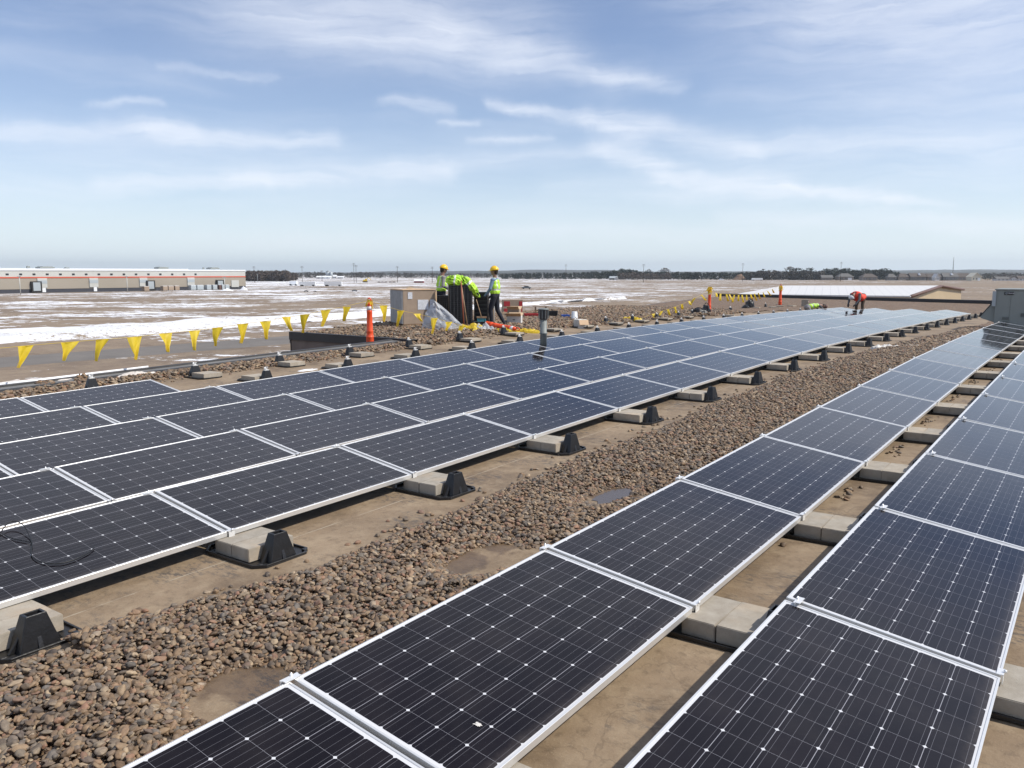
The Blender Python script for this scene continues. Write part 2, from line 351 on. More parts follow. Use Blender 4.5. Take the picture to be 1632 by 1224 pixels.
def field_mat():
    m = bpy.data.materials.new('dry_grass_and_snow'); m.use_nodes = True; t = NT(m.node_tree); b = t.n['Principled BSDF']
    P = t.add('ShaderNodeNewGeometry').outputs['Position']; s = t.add('ShaderNodeSeparateXYZ', {0: P})
    g = t.ramp(t.noise(P, .05, 7, .7), [(.3, c4(.135,.10,.072)), (.5, c4(.215,.16,.113)), (.7, c4(.28,.215,.15))])
    g = t.mix(t.m('MULTIPLY', t.sm(t.noise(P, .6, 6, .7), .4, .7), .5), g, c4(.33,.26,.175))
    # snow lies in hollows: more of it to the west and close to the road
    Q = t.mapping(P, (1, 1, 1), rot=(0, 0, R(-36)))
    a = t.noise(t.mapping(Q, (.55, .8, 1)), .085, 10, .74, .25)
    a1 = t.noise(t.mapping(Q, (.5, .9, 1)), .7, 7, .75)
    a2 = t.noise(t.mapping(Q, (.35, .9, 1)), .014, 4, .6)
    near = t.m('MULTIPLY', t.sm(s.outputs[0], -40, -300), .05)
    far = t.m('MULTIPLY', t.sm(s.outputs[1], 330, 640), -.05)
    lot = t.m('MULTIPLY', t.sm(s.outputs[0], -360, -470), .07)
    east = t.m('MULTIPLY', t.sm(s.outputs[0], -110, -20), -.04)
    verge = t.m('MULTIPLY', t.m('MULTIPLY', t.sm(s.outputs[0], -60, -78), t.sm(s.outputs[0], -104, -94)), -.02)
    k = t.m('ADD', t.m('MULTIPLY_ADD', a2, .35, t.m('MULTIPLY_ADD', a1, .75, a)), t.m('ADD', t.m('ADD', near, verge), t.m('ADD', far, t.m('ADD', lot, east))))
    mask = t.sm(k, 1.115, 1.15)
    c = t.mix(mask, g, c4(.82,.84,.88))
    t.put(b.inputs['Base Color'], c); b.inputs['Roughness'].default_value = .9
    t.put(b.inputs['Normal'], t.add('ShaderNodeBump', {'Height': t.noise(P, 1.5, 6, .7), 'Strength': .6, 'Distance': .25}))
    return m
M = {}
M['membrane'] = membrane_mat(); M['stone'] = stone_mat(); M['bed'] = bed_mat(); M['block'] = block_mat(); M['cells'] = cell_mat(); M['field'] = field_mat()
M['alu'] = base_mat('anodised_aluminium', (.78,.78,.77), .38, .55, var=.04, vscale=6)
M['galv'] = base_mat('bright_clamp_metal', (.86,.86,.85), .35, .45)
M['black'] = base_mat('black_plastic', (.011,.011,.012), .4, 0, .15, 60, .35, 12)
M['blackdust'] = base_mat('dusty_black_plastic', (.035,.035,.038), .5, 0, .15, 60, .5, 9)
M['rubber'] = base_mat('black_rubber', (.03,.03,.03), .75, 0, .2, 80, .3, 20)
M['dark'] = base_mat('underside_dark', (.03,.03,.03), .8)
M['coping'] = base_mat('grey_coping', (.17,.165,.155), .6, .1, .1, 30, .25, 2)
M['darkcoping'] = base_mat('dark_bronze_coping', (.028,.025,.027), .5, .2, .05, 30, .2, 2)
M['wallbrown'] = base_mat('brown_wall_panel', (.17,.132,.112), .8, 0, .3, 40, .15, 4)
M['parafelt'] = base_mat('black_upstand_felt', (.035,.034,.033), .85, 0, .5, 12, .4, 5)
M['snow'] = base_mat('old_snow', (.80,.81,.84), .85, 0, .8, 9, .05, 4)
sm_ = bpy.data.materials.new('broken_old_snow'); sm_.use_nodes = True; t = NT(sm_.node_tree); b = t.n['Principled BSDF']; P_ = t.add('ShaderNodeNewGeometry').outputs['Position']
t.put(b.inputs['Base Color'], t.mix(t.sm(t.m('MULTIPLY_ADD', t.noise(P_, .16, 3), .6, t.noise(P_, 1.3, 6, .75)), .88, .95), c4(.78,.79,.82), c4(.30,.23,.155))); b.inputs['Roughness'].default_value = .9
t.put(b.inputs['Normal'], t.add('ShaderNodeBump', {'Height': t.noise(P_, 2.2, 6, .7), 'Strength': .9, 'Distance': .3})); M['banksnow'] = sm_
M['dirtysnow'] = base_mat('dirty_snow', (.62,.57,.52), .9, 0, .8, 25, .2, 12)
M['orange'] = base_mat('orange_plastic', (.80,.085,.02), .42, 0, .05, 20, .12, 8)
M['white'] = base_mat('reflective_white', (.72,.70,.72), .4)
M['yellow'] = base_mat('yellow_vinyl', (.78,.59,.04), .45, 0, .1, 20, .12, 6)
ym = M['yellow']; t = NT(ym.node_tree); b = t.n['Principled BSDF']; tl = t.add('ShaderNodeBsdfTranslucent', {'Color': c4(.85,.62,.04)}); mx = t.add('ShaderNodeMixShader', {0: .35, 1: b.outputs[0], 2: tl.outputs[0]}); t.l.new(mx.outputs[0], t.n['Material Output'].inputs['Surface'])
M['hatyellow'] = base_mat('yellow_hat_plastic', (.85,.52,.02), .3)
M['hatwhite'] = base_mat('white_hat_plastic', (.75,.76,.78), .3)
M['lime'] = base_mat('lime_hivis', (.46,.76,.06), .7, 0, .3, 18, .1, 9)
M['redvest'] = base_mat('orange_red_hivis', (.86,.07,.035), .7, 0, .3, 18, .1, 9)
M['silver'] = base_mat('reflective_tape', (.62,.64,.62), .4, .2)
M['skin'] = base_mat('skin', (.36,.20,.14), .55)
M['darkskin'] = base_mat('tanned_skin', (.24,.13,.09), .55)
M['hair'] = base_mat('dark_hair', (.02,.014,.01), .7)
M['greyshirt'] = base_mat('grey_shirt', (.26,.25,.25), .9, 0, .3, 25)
M['blueshirt'] = base_mat('blue_denim_shirt', (.15,.22,.33), .9, 0, .3, 25)
M['darkshirt'] = base_mat('charcoal_sleeve', (.10,.105,.115), .9, 0, .3, 25)
M['jeans'] = base_mat('dark_trousers', (.018,.02,.03), .9, 0, .3, 25)
M['brownpants'] = base_mat('brown_work_trousers', (.085,.06,.04), .9, 0, .3, 25)
M['boot'] = base_mat('brown_boot', (.05,.03,.02), .7)
M['glove'] = base_mat('dark_glove', (.015,.015,.02), .8)
M['card'] = base_mat('cardboard', (.34,.26,.195), .85, 0, .1, 30, .12, 4)
M['cardlight'] = base_mat('pale_cardboard', (.62,.44,.28), .85, 0, .1, 30, .1, 4)
M['cardwhite'] = base_mat('white_carton', (.62,.60,.56), .8, 0, .1, 30, .08, 5)
M['redprint'] = base_mat('red_print', (.42,.035,.04), .8)
M['greyedge'] = base_mat('grey_panel_edges', (.34,.345,.35), .6, .1, .1, 20, .15, 6)
M['paper'] = base_mat('white_label_paper', (.62,.64,.68), .8, 0, 0, 30, .2, 25)
M['wood'] = base_mat('pallet_wood', (.30,.20,.12), .85, 0, .3, 30, .25, 8)
M['broomwood'] = base_mat('red_brown_handle', (.30,.085,.045), .55)
M['bristle'] = base_mat('blue_green_bristle', (.05,.22,.26), .8, 0, .5, 60, .7, 30)
M['vent'] = base_mat('painted_grey_vent', (.20,.22,.215), .6, .15, .1, 25, .15, 6)
M['ventdark'] = base_mat('vent_cap_dark', (.045,.04,.04), .6)
M['blue'] = base_mat('blue_plastic', (.02,.09,.42), .4)
M['navy'] = base_mat('dark_blue_plastic', (.015,.02,.045), .5)
M['bucket'] = base_mat('white_bucket_plastic', (.66,.69,.72), .4)
M['rtu'] = base_mat('painted_grey_green_metal', (.255,.275,.26), .5, .1, .03, 15, .07, 1.5)
M['rtudark'] = base_mat('dark_louvre', (.05,.055,.055), .6)
M['rtulight'] = base_mat('light_grey_rail', (.40,.44,.46), .5, .1)
M['badge'] = base_mat('black_badge', (.015,.015,.018), .4)
M['cable'] = base_mat('black_cable', (.012,.012,.012), .5)
M['road'] = base_mat('old_asphalt', (.155,.14,.125), .9, 0, .2, 4, .15, .25, coord='Object')
M['plastic'] = None
pm = bpy.data.materials.new('translucent_plastic_film'); pm.use_nodes = True; t = NT(pm.node_tree); b = t.n['Principled BSDF']
b.inputs['Base Color'].default_value = c4(.55,.57,.60); b.inputs['Roughness'].default_value = .25; b.inputs['Alpha'].default_value = .72
t.put(b.inputs['Normal'], t.add('ShaderNodeBump', {'Height': t.noise(t.add('ShaderNodeTexCoord').outputs['Object'], 7, 5, .6, 1.0), 'Strength': 1.0, 'Distance': .06}))
M['plastic'] = pm
pud = bpy.data.materials.new('puddle_water'); pud.use_nodes = True; b = pud.node_tree.nodes['Principled BSDF']
b.inputs['Base Color'].default_value = c4(.10,.075,.052); b.inputs['Roughness'].default_value = .14
M['puddle'] = pud
# ------------------------------------------------------------------ ground, road, snow bank
def grid_mesh(name, us, vs, fn, mats, smooth=True):
    V = []; F = []; n = len(vs)
    for a in us:
        for b_ in vs: V.append(fn(a, b_))
    for i in range(len(us)-1):
        for j in range(n-1): F.append((i*n+j, i*n+j+1, (i+1)*n+j+1, (i+1)*n+j))
    me = mkmesh(name, V, F, mats, smooth=smooth)
    bm = bmesh.new(); bm.from_mesh(me); bmesh.ops.recalc_face_normals(bm, faces=bm.faces)
    if sum(f.normal.z for f in bm.faces) < 0: bmesh.ops.reverse_faces(bm, faces=bm.faces)
    bm.to_mesh(me); bm.free(); return me
GRZ = -6.0
xs = list(np.linspace(-9300, 9300, 39)); ys = list(np.linspace(-1350, 9350, 23))
g = link('ground', grid_mesh('ground', xs, ys, lambda a, b_: (a, b_, GRZ), [M['field']])); tag(g, kind='structure')
rd = link('road', grid_mesh('road', [-85, -76], list(np.linspace(-200, 420, 40)), lambda a, b_: (a+b_*.012 if a < -80 else a+b_*.03-.5, b_, GRZ+.006), [M['road']])); tag(rd, kind='structure')
def bank(a, b_):
    q = 1-abs(2*a-1); w0 = -121+b_*.0; w1 = -101-.02*(b_-40)-max(0, b_-60)*.12
    x = w0+(w1-w0)*a+noise.noise(Vector((b_*.12, a*3, 0)))*2.2+noise.noise(Vector((b_*.7, a*6, 0)))*1.2*a
    return (x, b_, GRZ-.02+min(1, q*3.2)*(.55+.5*noise.noise(Vector((b_*.09, a*4, 3)))+.15*noise.noise(Vector((b_*.5, a*14, 3)))))
sb = link('snow_bank', grid_mesh('snow_bank', list(np.linspace(0, 1, 14)), list(np.linspace(-60, 230, 150)), bank, [M['banksnow']])); tag(sb, kind='structure')
# ------------------------------------------------------------------ our building: deck, upstands, walls
VL0, UW = -14.72, 16.6
wingpts = [gnd(463, 527, .16), gnd(615, 515, .02), gnd(900, 494, .02), gnd(1071, 480.5, .02), gnd(1175, 470, .02)]
f0 = gnd(1175, 469.6, .2); f1 = gnd(1583, 480.5, .2)
def ufar(v): return f0.y+(v-f0.x)*(f1.y-f0.y)/(f1.x-f0.x)
wu = [p.y for p in wingpts]; wv = [p.x for p in wingpts]
UW = wu[0]
def vleft(u): return float(np.interp(u, wu, wv))
VR = 9.0
bld = empty('flat_roofed_building', (0, 30, GRZ)); tag(bld, 'brown flat roofed building whose gravelled roof carries the solar arrays', 'building')
def bchild(o):
    o.parent = bld; o.matrix_parent_inverse = Matrix.Translation((0, -30, -GRZ)); return o
bchild(link('roof_membrane', grid_mesh('roof_membrane', list(np.linspace(-3, UW, 66)), list(np.linspace(VL0, VR, 80)), lambda u, v: (v, u, rz(v, u)), [M['membrane']])))
def wingfn(tt, s_):
    u = UW; 
    for _ in range(3):
        v = vleft(u)+(VR-vleft(u))*s_; u = UW+(ufar(v)-UW)*tt
    return (v, u, rz(v, u))
bchild(link('roof_membrane', grid_mesh('roof_membrane', list(np.linspace(0, 1, 120)), list(np.linspace(0, 1, 90)), wingfn, [M['membrane']])))
def wallstrip(name, pts, prof, mats, cap=None):
    """sweep a profile [(offset, dz, mat)...] along pts on the roof edge; offset along left normal"""
    V = []; F = []; mi = []
    for i, p in enumerate(pts):
        a = pts[max(i-1, 0)]; c = pts[min(i+1, len(pts)-1)]; d = Vector((c[0]-a[0], c[1]-a[1], 0)).normalized(); nn = Vector((-d.y, d.x, 0))
        zb = rz(p[0], p[1])
        for off, dz, ab in prof: V.append(Vector((p[0], p[1], 0))+nn*off+Vector((0, 0, dz if ab else zb+dz)))
    n = len(prof)
    for i in range(len(pts)-1):
        for j in range(n-1): F.append((i*n+j, i*n+j+1, (i+1)*n+j+1, (i+1)*n+j)); mi.append(mats[j])
    allm = []; 
    for m in mi:
        if m not in allm: allm.append(m)
    me = mkmesh(name, V, F, allm, [allm.index(m) for m in mi])
    bm = bmesh.new(); bm.from_mesh(me); bmesh.ops.recalc_face_normals(bm, faces=bm.faces); bm.to_mesh(me); bm.free()
    return bchild(link(name, me))
lin = lambda a, b_, n: [(a[0]+(b_[0]-a[0])*i/(n-1), a[1]+(b_[1]-a[1])*i/(n-1)) for i in range(n)]
mc, mf, md, mw = M['coping'], M['parafelt'], M['darkcoping'], M['wallbrown']
wallstrip('parapet', lin((VL0, -3), (VL0, UW-.01), 40), [(0, -.05, 0), (.03, .07, 0), (.12, .085, 0), (.14, .088, 0), (.40, .088, 0), (.42, .113, 0), (.50, .118, 0), (.50, -.05, 0)], [mf, mf, md, mc, mf, md, md])
wallstrip('wall', lin((VL0-.46, -3), (VL0-.46, UW), 12), [(0, .1, 0), (0, GRZ, 1)], [mw])
WV = wingpts[0].x
wallstrip('wall', lin((VL0-.4, UW+.02), (WV, UW+.02), 10), [(0, .02, 0), (0, GRZ, 1)], [mw])
wallstrip('parapet', lin((VL0+.35, UW), (WV-.04, UW), 14), [(-.10, -.1, 0), (-.10, .13, 0), (.03, .13, 0), (.03, -.10, 0), (.005, -.10, 0)], [md]*4)
wallstrip('parapet', [(vleft(u)-.0, u) for u in np.linspace(UW, wu[-1], 40)], [(-.10, -.06, 0), (-.08, .03, 0), (.06, .03, 0), (.06, -.2, 0)], [md]*3)
wallstrip('wall', [(vleft(u)-.03, u) for u in np.linspace(UW, wu[-1], 20)], [(0, .0, 0), (0, GRZ, 1)], [mw])
fe = [(v, ufar(v)) for v in np.linspace(vleft(wu[-1]), VR, 30)]
wallstrip('parapet', fe, [(-.02, -.05, 0), (.0, .24, 0), (.05, .26, 0), (.35, .26, 0), (.35, 0, 0)], [md]*4)
wallstrip('wall', fe, [(.3, .1, 0), (.3, GRZ, 1)], [mw])
# outer snow line lying on the coping
V = []; F = []; n = 50
for i in range(n):
    u = 3+i*(6/n); w_ = .05*max(0.05, noise.noise(Vector((u*.9, 0, 5)))+.45)*sst(9, 6.5, u)
    zb = rz(VL0, u)+.12
    for q, hh in ((0, 0), (.3, .03), (.7, .03), (1, 0)): V.append((VL0-.50+q*w_*1.3, u, zb+hh))
for i in range(n-1):
    for j in range(3): F.append((i*4+j, i*4+j+1, i*4+j+5, i*4+j+4))
sn = link('snow_strip', mkmesh('snow_strip', V, F, [M['snow']], smooth=True)); tag(sn, kind='stuff')
# ------------------------------------------------------------------ river-stone ballast
_e = [gnd(*q) for q in [(127,1019),(243,987),(319,961),(384,940),(490,907),(561,881),(647,847),(730,818),(806,783),(861,758),(1000,706),(1053,682),(1139,646),(1200,624),(1263.5,598),(1327,579),(1385,562),(1438,547.6),(1504,534)]]
LU = [0]+[q.y for q in _e]+[45]; LVv = [_e[0].x]+[q.x for q in _e]+[-3.9]
BAYS = [(-3.30, 2.32, .20, .26), (-3.02, 2.0, .16, .18), (-3.42, 4.42, .22, .38), (-3.08, 4.62, .26, .30), (-3.46, 6.33, .17, .38), (-3.1, 6.4, .22, .16), (-2.72, 1.3, .18, .3)]
def sdf(v, u):
    """positive inside gravel"""
    nz = .13*noise.noise(Vector((v*1.3, u*1.1, 1)))+.06*noise.noise(Vector((v*4, u*4, 2)))
    L_ = float(np.interp(u, LU, LVv))
    a = min(v-L_, -2.45-v) + nz
    for bx, by, rx, ry in BAYS:
        if abs(u-by) < 1.5:
            dd = math.hypot((v-bx)/rx, (u-by)/ry); a = min(a, (dd-1)*min(rx, ry)+nz*.5)
    for k in (-1, 0, 1, 2):
        ut = 1.66 if k < 0 else 3.52789+k*1.985+.1
        if abs(u-ut) < .42: a = min(a, v+4.53-max(0, abs(u-ut)-.26)*1.2)
    edge = -14.02+.12*math.sin(u*1.3)+.25*sst(18, 30, u) if u > 3 else -14.1
    b_ = (edge-v)+nz*1.2 + (-.35*sst(9.5, 6, u))
    c_ = (u-44.2)+nz*2 if v < -3 else (u-30.6)+nz*2
    d_ = min(u-30.3, v+3.6)
    return max(a, b_, c_, min(1, d_))
def clampz(x, a, b_): return max(a, min(b_, x))
def bedz(v, u): return rz(v, u)+clampz(sdf(v, u)*.35, -.05, .035)
V = []; F = []
def addgrid(us, vs):
    n = len(vs); o = len(V)
    for u in us:
        for v in vs: V.append((v, u, bedz(v, u)))
    for i in range(len(us)-1):
        for j in range(n-1): F.append((o+i*n+j, o+i*n+j+1, o+(i+1)*n+j+1, o+(i+1)*n+j))
addgrid(np.arange(-1, 30.6, .12), np.linspace(-5.3, -2.3, 34))
addgrid(np.arange(4, UW, .15), np.linspace(VL0+.02, -13.4, 14))
def addwing(n1, n2, vmax):
    o = len(V)
    for i in range(n1):
        for j in range(n2):
            tt = (i/(n1-1))**1.3; u = UW+.12
            for _ in range(3):
                v = vleft(u)+.1+(vmax-vleft(u))*(j/(n2-1)); u = UW+.12+(min(ufar(v)-.05, 90)-UW-.12)*tt
            V.append((v, u, bedz(v, u)))
    for i in range(n1-1):
        for j in range(n2-1): F.append((o+i*n2+j, o+i*n2+j+1, o+(i+1)*n2+j+1, o+(i+1)*n2+j))
addwing(150, 60, 5)
me = mkmesh('gravel_bed', V, F, [M['bed']], smooth=True)
bm = bmesh.new(); bm.from_mesh(me)
if sum(f.normal.z for f in bm.faces) < 0: bmesh.ops.reverse_faces(bm, faces=bm.faces)
bmesh.ops.delete(bm, geom=[v for v in bm.verts if v.co.z < rz(v.co.x, v.co.y)-.045], context='VERTS')
bm.to_mesh(me); bm.free()
tag(link('gravel_bed', me), 'bed of small brown river stones under the loose ballast', 'gravel', kind='stuff')
# loose stones : points instanced by geometry nodes
pts = []
def scatter(v0, v1, u0, u1, dens, size, lift=.03, left=False):
    n = int((v1-v0)*(u1-u0)*dens)
    for _ in range(n):
        v = v0+rng.random()*(v1-v0); u = u0+rng.random()*(u1-u0)
        if left and (u > UW and v < vleft(u)+.1): continue
        s_ = sdf(v, u)
        if s_ < -.02: continue
        k = clampz(s_*5, 0.1, 1)
        pts.append((v, u, bedz(v, u)+.004+lift*rng.random()*k, size*(.55+1.0*rng.random()**2.0)))
scatter(-5.2, -2.3, .2, 7, 3100, .0142, .045)
scatter(-5.1, -2.3, 7, 14, 2200, .0162, .045)
scatter(-4.8, -2.3, 14, 22, 1300, .0198, .045)
scatter(-4.6, -2.3, 22, 31, 480, .033, .045)
scatter(VL0+.05, -13.5, 5, UW, 520, .028, .05)
scatter(-20.5, -12.8, UW+.15, 28, 260, .034, .05, True)
scatter(-22, -12.8, 28, 38, 130, .042, .05, True)
# strays on the bare membrane
def stray(v, u, s_=.02): pts.append((v, u, rz(v, u)+s_*.35, s_))
for px, py in [(277,968),(130,1010),(832,757),(845,767),(1008,712),(697,912),(1262,852),(1248,870),(570,866)]:
    p = gnd(px, py); stray(p.x, p.y, .022)
for _ in range(260):
    u = rng.random()*24+2; v = float(np.interp(u, LU, LVv))-abs(rng.normal(0, .12))-.03; stray(v, u, .012+.012*rng.random())
for u0 in (7.55,9.5,11.4,13.5,15.4,17.3,19.3,21.2):
    for _ in range(13): stray(-1.78+abs(rng.normal(0, .07)), u0+rng.normal(0, .2), .010+.011*rng.random())
for _ in range(200):
    u = rng.random()*14+8; stray(-14.0+abs(rng.normal(0, .15)), u, .015+.012*rng.random())
me = bpy.data.meshes.new('river_stones'); me.from_pydata([p[:3] for p in pts], [], [])
at_ = me.attributes.new('size', 'FLOAT', 'POINT'); at_.data.foreach_set('value', [p[3] for p in pts])
st = link('river_stones', me); tag(st, 'loose rounded brown and tan river stones ballasting the roof', 'gravel', kind='stuff')
ng = bpy.data.node_groups.new('stone_scatter', 'GeometryNodeTree')
ng.interface.new_socket('Geometry', in_out='INPUT', socket_type='NodeSocketGeometry'); ng.interface.new_socket('Geometry', in_out='OUTPUT', socket_type='NodeSocketGeometry')
N = NT(ng); gi = N.add('NodeGroupInput'); go = N.add('NodeGroupOutput')
join = N.add('GeometryNodeGeometryToInstance')
shapes = [(1.25,1,.68),(1.45,.95,.6),(1.1,.95,.78),(1.3,1.1,.55),(1.15,.85,.8),(1.5,1.05,.72),(1.05,1.05,.62)]
for i, shp in enumerate(shapes):
    ic = N.add('GeometryNodeMeshIcoSphere', {'Radius': 1.0, 'Subdivisions': 3})
    pos = N.add('GeometryNodeInputPosition')
    n1 = N.add('ShaderNodeTexNoise', {'Vector': N.add('ShaderNodeVectorMath', {0: pos, 1: (i*7.3, i*3.1, i)}, operation='ADD'), 'Scale': .85, 'Detail': 1.5})
    sub = N.add('ShaderNodeVectorMath', {0: n1.outputs[1], 1: (.5,.5,.5)}, operation='SUBTRACT')
    off = N.add('ShaderNodeVectorMath', {0: sub}, operation='SCALE'); off.inputs['Scale'].default_value = 1.0
    sp = N.add('GeometryNodeSetPosition', {'Geometry': ic.outputs[0], 'Offset': off.outputs[0]})
    tr = N.add('GeometryNodeTransform', {'Geometry': sp.outputs[0], 'Scale': shp})
    ss = N.add('GeometryNodeSetShadeSmooth', {'Geometry': tr.outputs[0]})
    sm_ = N.add('GeometryNodeSetMaterial', {'Geometry': ss.outputs[0]}); sm_.inputs['Material'].default_value = M['stone']
    N.l.new(sm_.outputs[0], join.inputs[0])
na = N.add('GeometryNodeInputNamedAttribute'); na.data_type = 'FLOAT'; na.inputs[0].default_value = 'size'
iop = N.add('GeometryNodeInstanceOnPoints'); N.l.new(gi.outputs[0], iop.inputs['Points']); N.l.new(join.outputs[0], iop.inputs['Instance'])
iop.inputs['Pick Instance'].default_value = True
ri = N.add('FunctionNodeRandomValue', data_type='INT'); ri.inputs[4].default_value = 0; ri.inputs[5].default_value = len(shapes)-1; ri.inputs['Seed'].default_value = 3
N.l.new(ri.outputs[2], iop.inputs['Instance Index'])
rr = N.add('FunctionNodeRandomValue', data_type='FLOAT_VECTOR'); rr.inputs[0].default_value = (-.55,-.55,0); rr.inputs[1].default_value = (.55,.55,6.283); rr.inputs['Seed'].default_value = 5
N.l.new(rr.outputs[0], iop.inputs['Rotation'])
N.l.new(na.outputs[0], iop.inputs['Scale'])
N.l.new(iop.outputs[0], go.inputs[0])
mod = st.modifiers.new('scatter', 'NODES'); mod.node_group = ng
# puddles and dirty snow left on the roof
def patch(name, polys, h, mat, kind='stuff', dome=0, label=None):
    V = []; F = []
    for cx_, cy_, rx, ry, rot in polys:
        o = len(V); n = 36; rings = 5
        V.append((cx_, cy_, rz(cx_, cy_)+h+dome))
        for r_ in range(1, rings+1):
            for k in range(n):
                a = 2*math.pi*k/n; q = r_/rings; w_ = 1+.5*noise.noise(Vector((math.cos(a)*1.6+cx_, math.sin(a)*1.6+cy_, 4)))+.2*noise.noise(Vector((math.cos(a)*5+cx_, math.sin(a)*5, 4)))
                x = rx*q*w_*math.cos(a); y = ry*q*w_*math.sin(a); X_ = cx_+x*math.cos(rot)-y*math.sin(rot); Y_ = cy_+x*math.sin(rot)+y*math.cos(rot)
                dz = dome*(1-q*q)*(1+.6*noise.noise(Vector((X_*7, Y_*7, 0)))) if dome else 0
                V.append((X_, Y_, rz(X_, Y_)+(h+dz if r_ < rings or not dome else -.01)))
        for k in range(n): F.append((o, o+1+k, o+1+(k+1) % n))
        for r_ in range(rings-1):
            for k in range(n): F.append((o+1+r_*n+k, o+1+(r_+1)*n+k, o+1+(r_+1)*n+(k+1) % n, o+1+r_*n+(k+1) % n))
    o = link(name, mkmesh(name, V, F, [mat], smooth=True)); return tag(o, label, kind=kind)
patch('puddle', [(-3.44, 6.33, .12, .28, .1)], .004, M['puddle'], 'structure')
sp_ = [gnd(45, 618), gnd(100, 612), gnd(215, 603)]
patch('snow_patch', [(sp_[0].x-.3, sp_[0].y, .42, 1.0, .1), (sp_[1].x, sp_[1].y, .28, .5, .2), (sp_[2].x, sp_[2].y, .22, .55, -.1)], .02, M['dirtysnow'], 'stuff', .09)
p = gnd(490, 590); patch('snow_patch', [(p.x, p.y, .12, .22, 0)], .004, M['snow'], 'stuff', .015)
# ------------------------------------------------------------------ solar panels
LP = 1.985; GAP = LP-CL; TILT = .15163; LOWH = .155
cT, sT = math.cos(TILT), math.sin(TILT)
V1 = -5.10656; DV = 1.54274; U1 = 3.52789
ROWS = {'A': (-1.73715, 2.15175, -1, 14), 'B': (-.26246, 4.1697, -1, 9), '1': (V1, U1, -1, 20), '2': (V1-DV, U1-.04864, -1, 20), '3': (V1-2*DV, U1-.1185, -1, 20), '4': (V1-3*DV, U1-.20558, 0, 20), '5': (V1-4*DV, U1-.30464, 0, 2)}
def frame_mesh():
    b = MB(); w = .011; m = M['alu']; z0, z1 = -TH, 0
    # outer box ring with an 11 mm top lip; bottoms return inward
    def bar(x0, x1, y0, y1, a, b_): b.box(((x0+x1)/2, (y0+y1)/2, (a+b_)/2), (x1-x0, y1-y0, b_-a), m)
    bar(0, w, 0, CL, z0, z1); bar(CW-w, CW, 0, CL, z0, z1); bar(w, CW-w, 0, w, z0, z1); bar(w, CW-w, CL-w, CL, z0, z1)
    bar(w, .03, w, CL-w, z0, z0+.003); bar(CW-.03, CW-w, w, CL-w, z0, z0+.003)
    return b
def make_panel():
    root = empty('solar_panel')
    frame_mesh().build('frame', root, bevel=.0012, seg=1)
    e = .011
    g_ = link('glass', mkmesh('glass', [(e,e,-.0035),(CW-e,e,-.0035),(CW-e,CL-e,-.0035),(e,CL-e,-.0035),(e,e,-.009),(CW-e,e,-.009),(CW-e,CL-e,-.009),(e,CL-e,-.009)], [(0,1,2,3),(7,6,5,4),(0,4,5,1),(1,5,6,2),(2,6,7,3),(3,7,4,0)], [M['cells']]), root)
    return root
def panel_matrix(row, j):
    v0, u0, _, _ = ROWS[row]; ua = u0+j*LP+GAP/2; ub = ua+CL
    lo = lambda u: Vector((v0, u, rz(v0, u)+LOWH)); vh = v0-CW*cT
    hi = lambda u: Vector((vh, u, rz(vh, u)+LOWH+CW*sT))
    um = (ua+ub)/2; X_ = (lo(um)-hi(um)).normalized(); Y_ = (((lo(ub)-lo(ua))+(hi(ub)-hi(ua)))/2).normalized()
    Z0 = X_.cross(Y_).normalized(); X_ = Y_.cross(Z0)
    jit = Matrix.Rotation(R(random.gauss(0, .18)), 3, 'X') @ Matrix.Rotation(R(random.gauss(0, .22)), 3, 'Y')
    c = (lo(ua)+lo(ub)+hi(ua)+hi(ub))/4
    B = Matrix((X_, Y_, Z0)).transposed() @ jit
    mt = B.to_4x4(); mt.translation = c - B @ Vector((CW/2, CL/2, 0)); return mt
RN = {'A': 'foreground row right of the gravel', 'B': 'rightmost row', '1': "wide array's front row beside the gravel", '2': "wide array's second row", '3': "wide array's third row", '4': "wide array's fourth row", '5': 'short outermost row by the left parapet'}
PG = 'solar panels mounted in rows on the flat roof'
proto = make_panel(); regkids(proto); PAN = {}
first = True
for row, (v0, u0, ja, jb) in ROWS.items():
    for j in range(ja, jb):
        o = proto if first else copy_tree(proto); first = False
        o.matrix_world = panel_matrix(row, j); PAN[(row, j)] = o
        i = j-ja
        tag(o, '%s solar panel from the camera in the %s' % (ORD[i], RN[row]), 'solar panel', PG)
# bird dropping on the second foreground panel
pmx = PAN[('A', 0)].matrix_world
def onpanel(px, py, key):
    mw_ = PAN[key].matrix_world; n_ = mw_.to_3x3() @ Vector((0, 0, 1)); d = ray(px, py); s_ = (mw_.translation-Vector((0, 0, CH))).dot(n_)/d.dot(n_)
    return mw_.inverted() @ (Vector((0, 0, CH))+d*s_)
key = ('A', 0)
q0 = onpanel(762, 1154, key)
if not (0 < q0.y < CL): key = ('A', -1); q0 = onpanel(762, 1154, key)
V = [(q0.x, q0.y, .0008)]; n = 22
for k in range(n):
    a = 2*math.pi*k/n; r_ = .012*(1+.9*noise.noise(Vector((math.cos(a)*2.2, math.sin(a)*2.2, 9)))+.5*noise.noise(Vector((math.cos(a)*7, math.sin(a)*7, 2)))); V.append((q0.x+r_*1.4*math.cos(a), q0.y+r_*math.sin(a), -.001))
bd = link('bird_dropping', mkmesh('bird_dropping', V, [(0, 1+k, 1+(k+1) % n) for k in range(n)], [M['cardwhite']]), PAN[key])
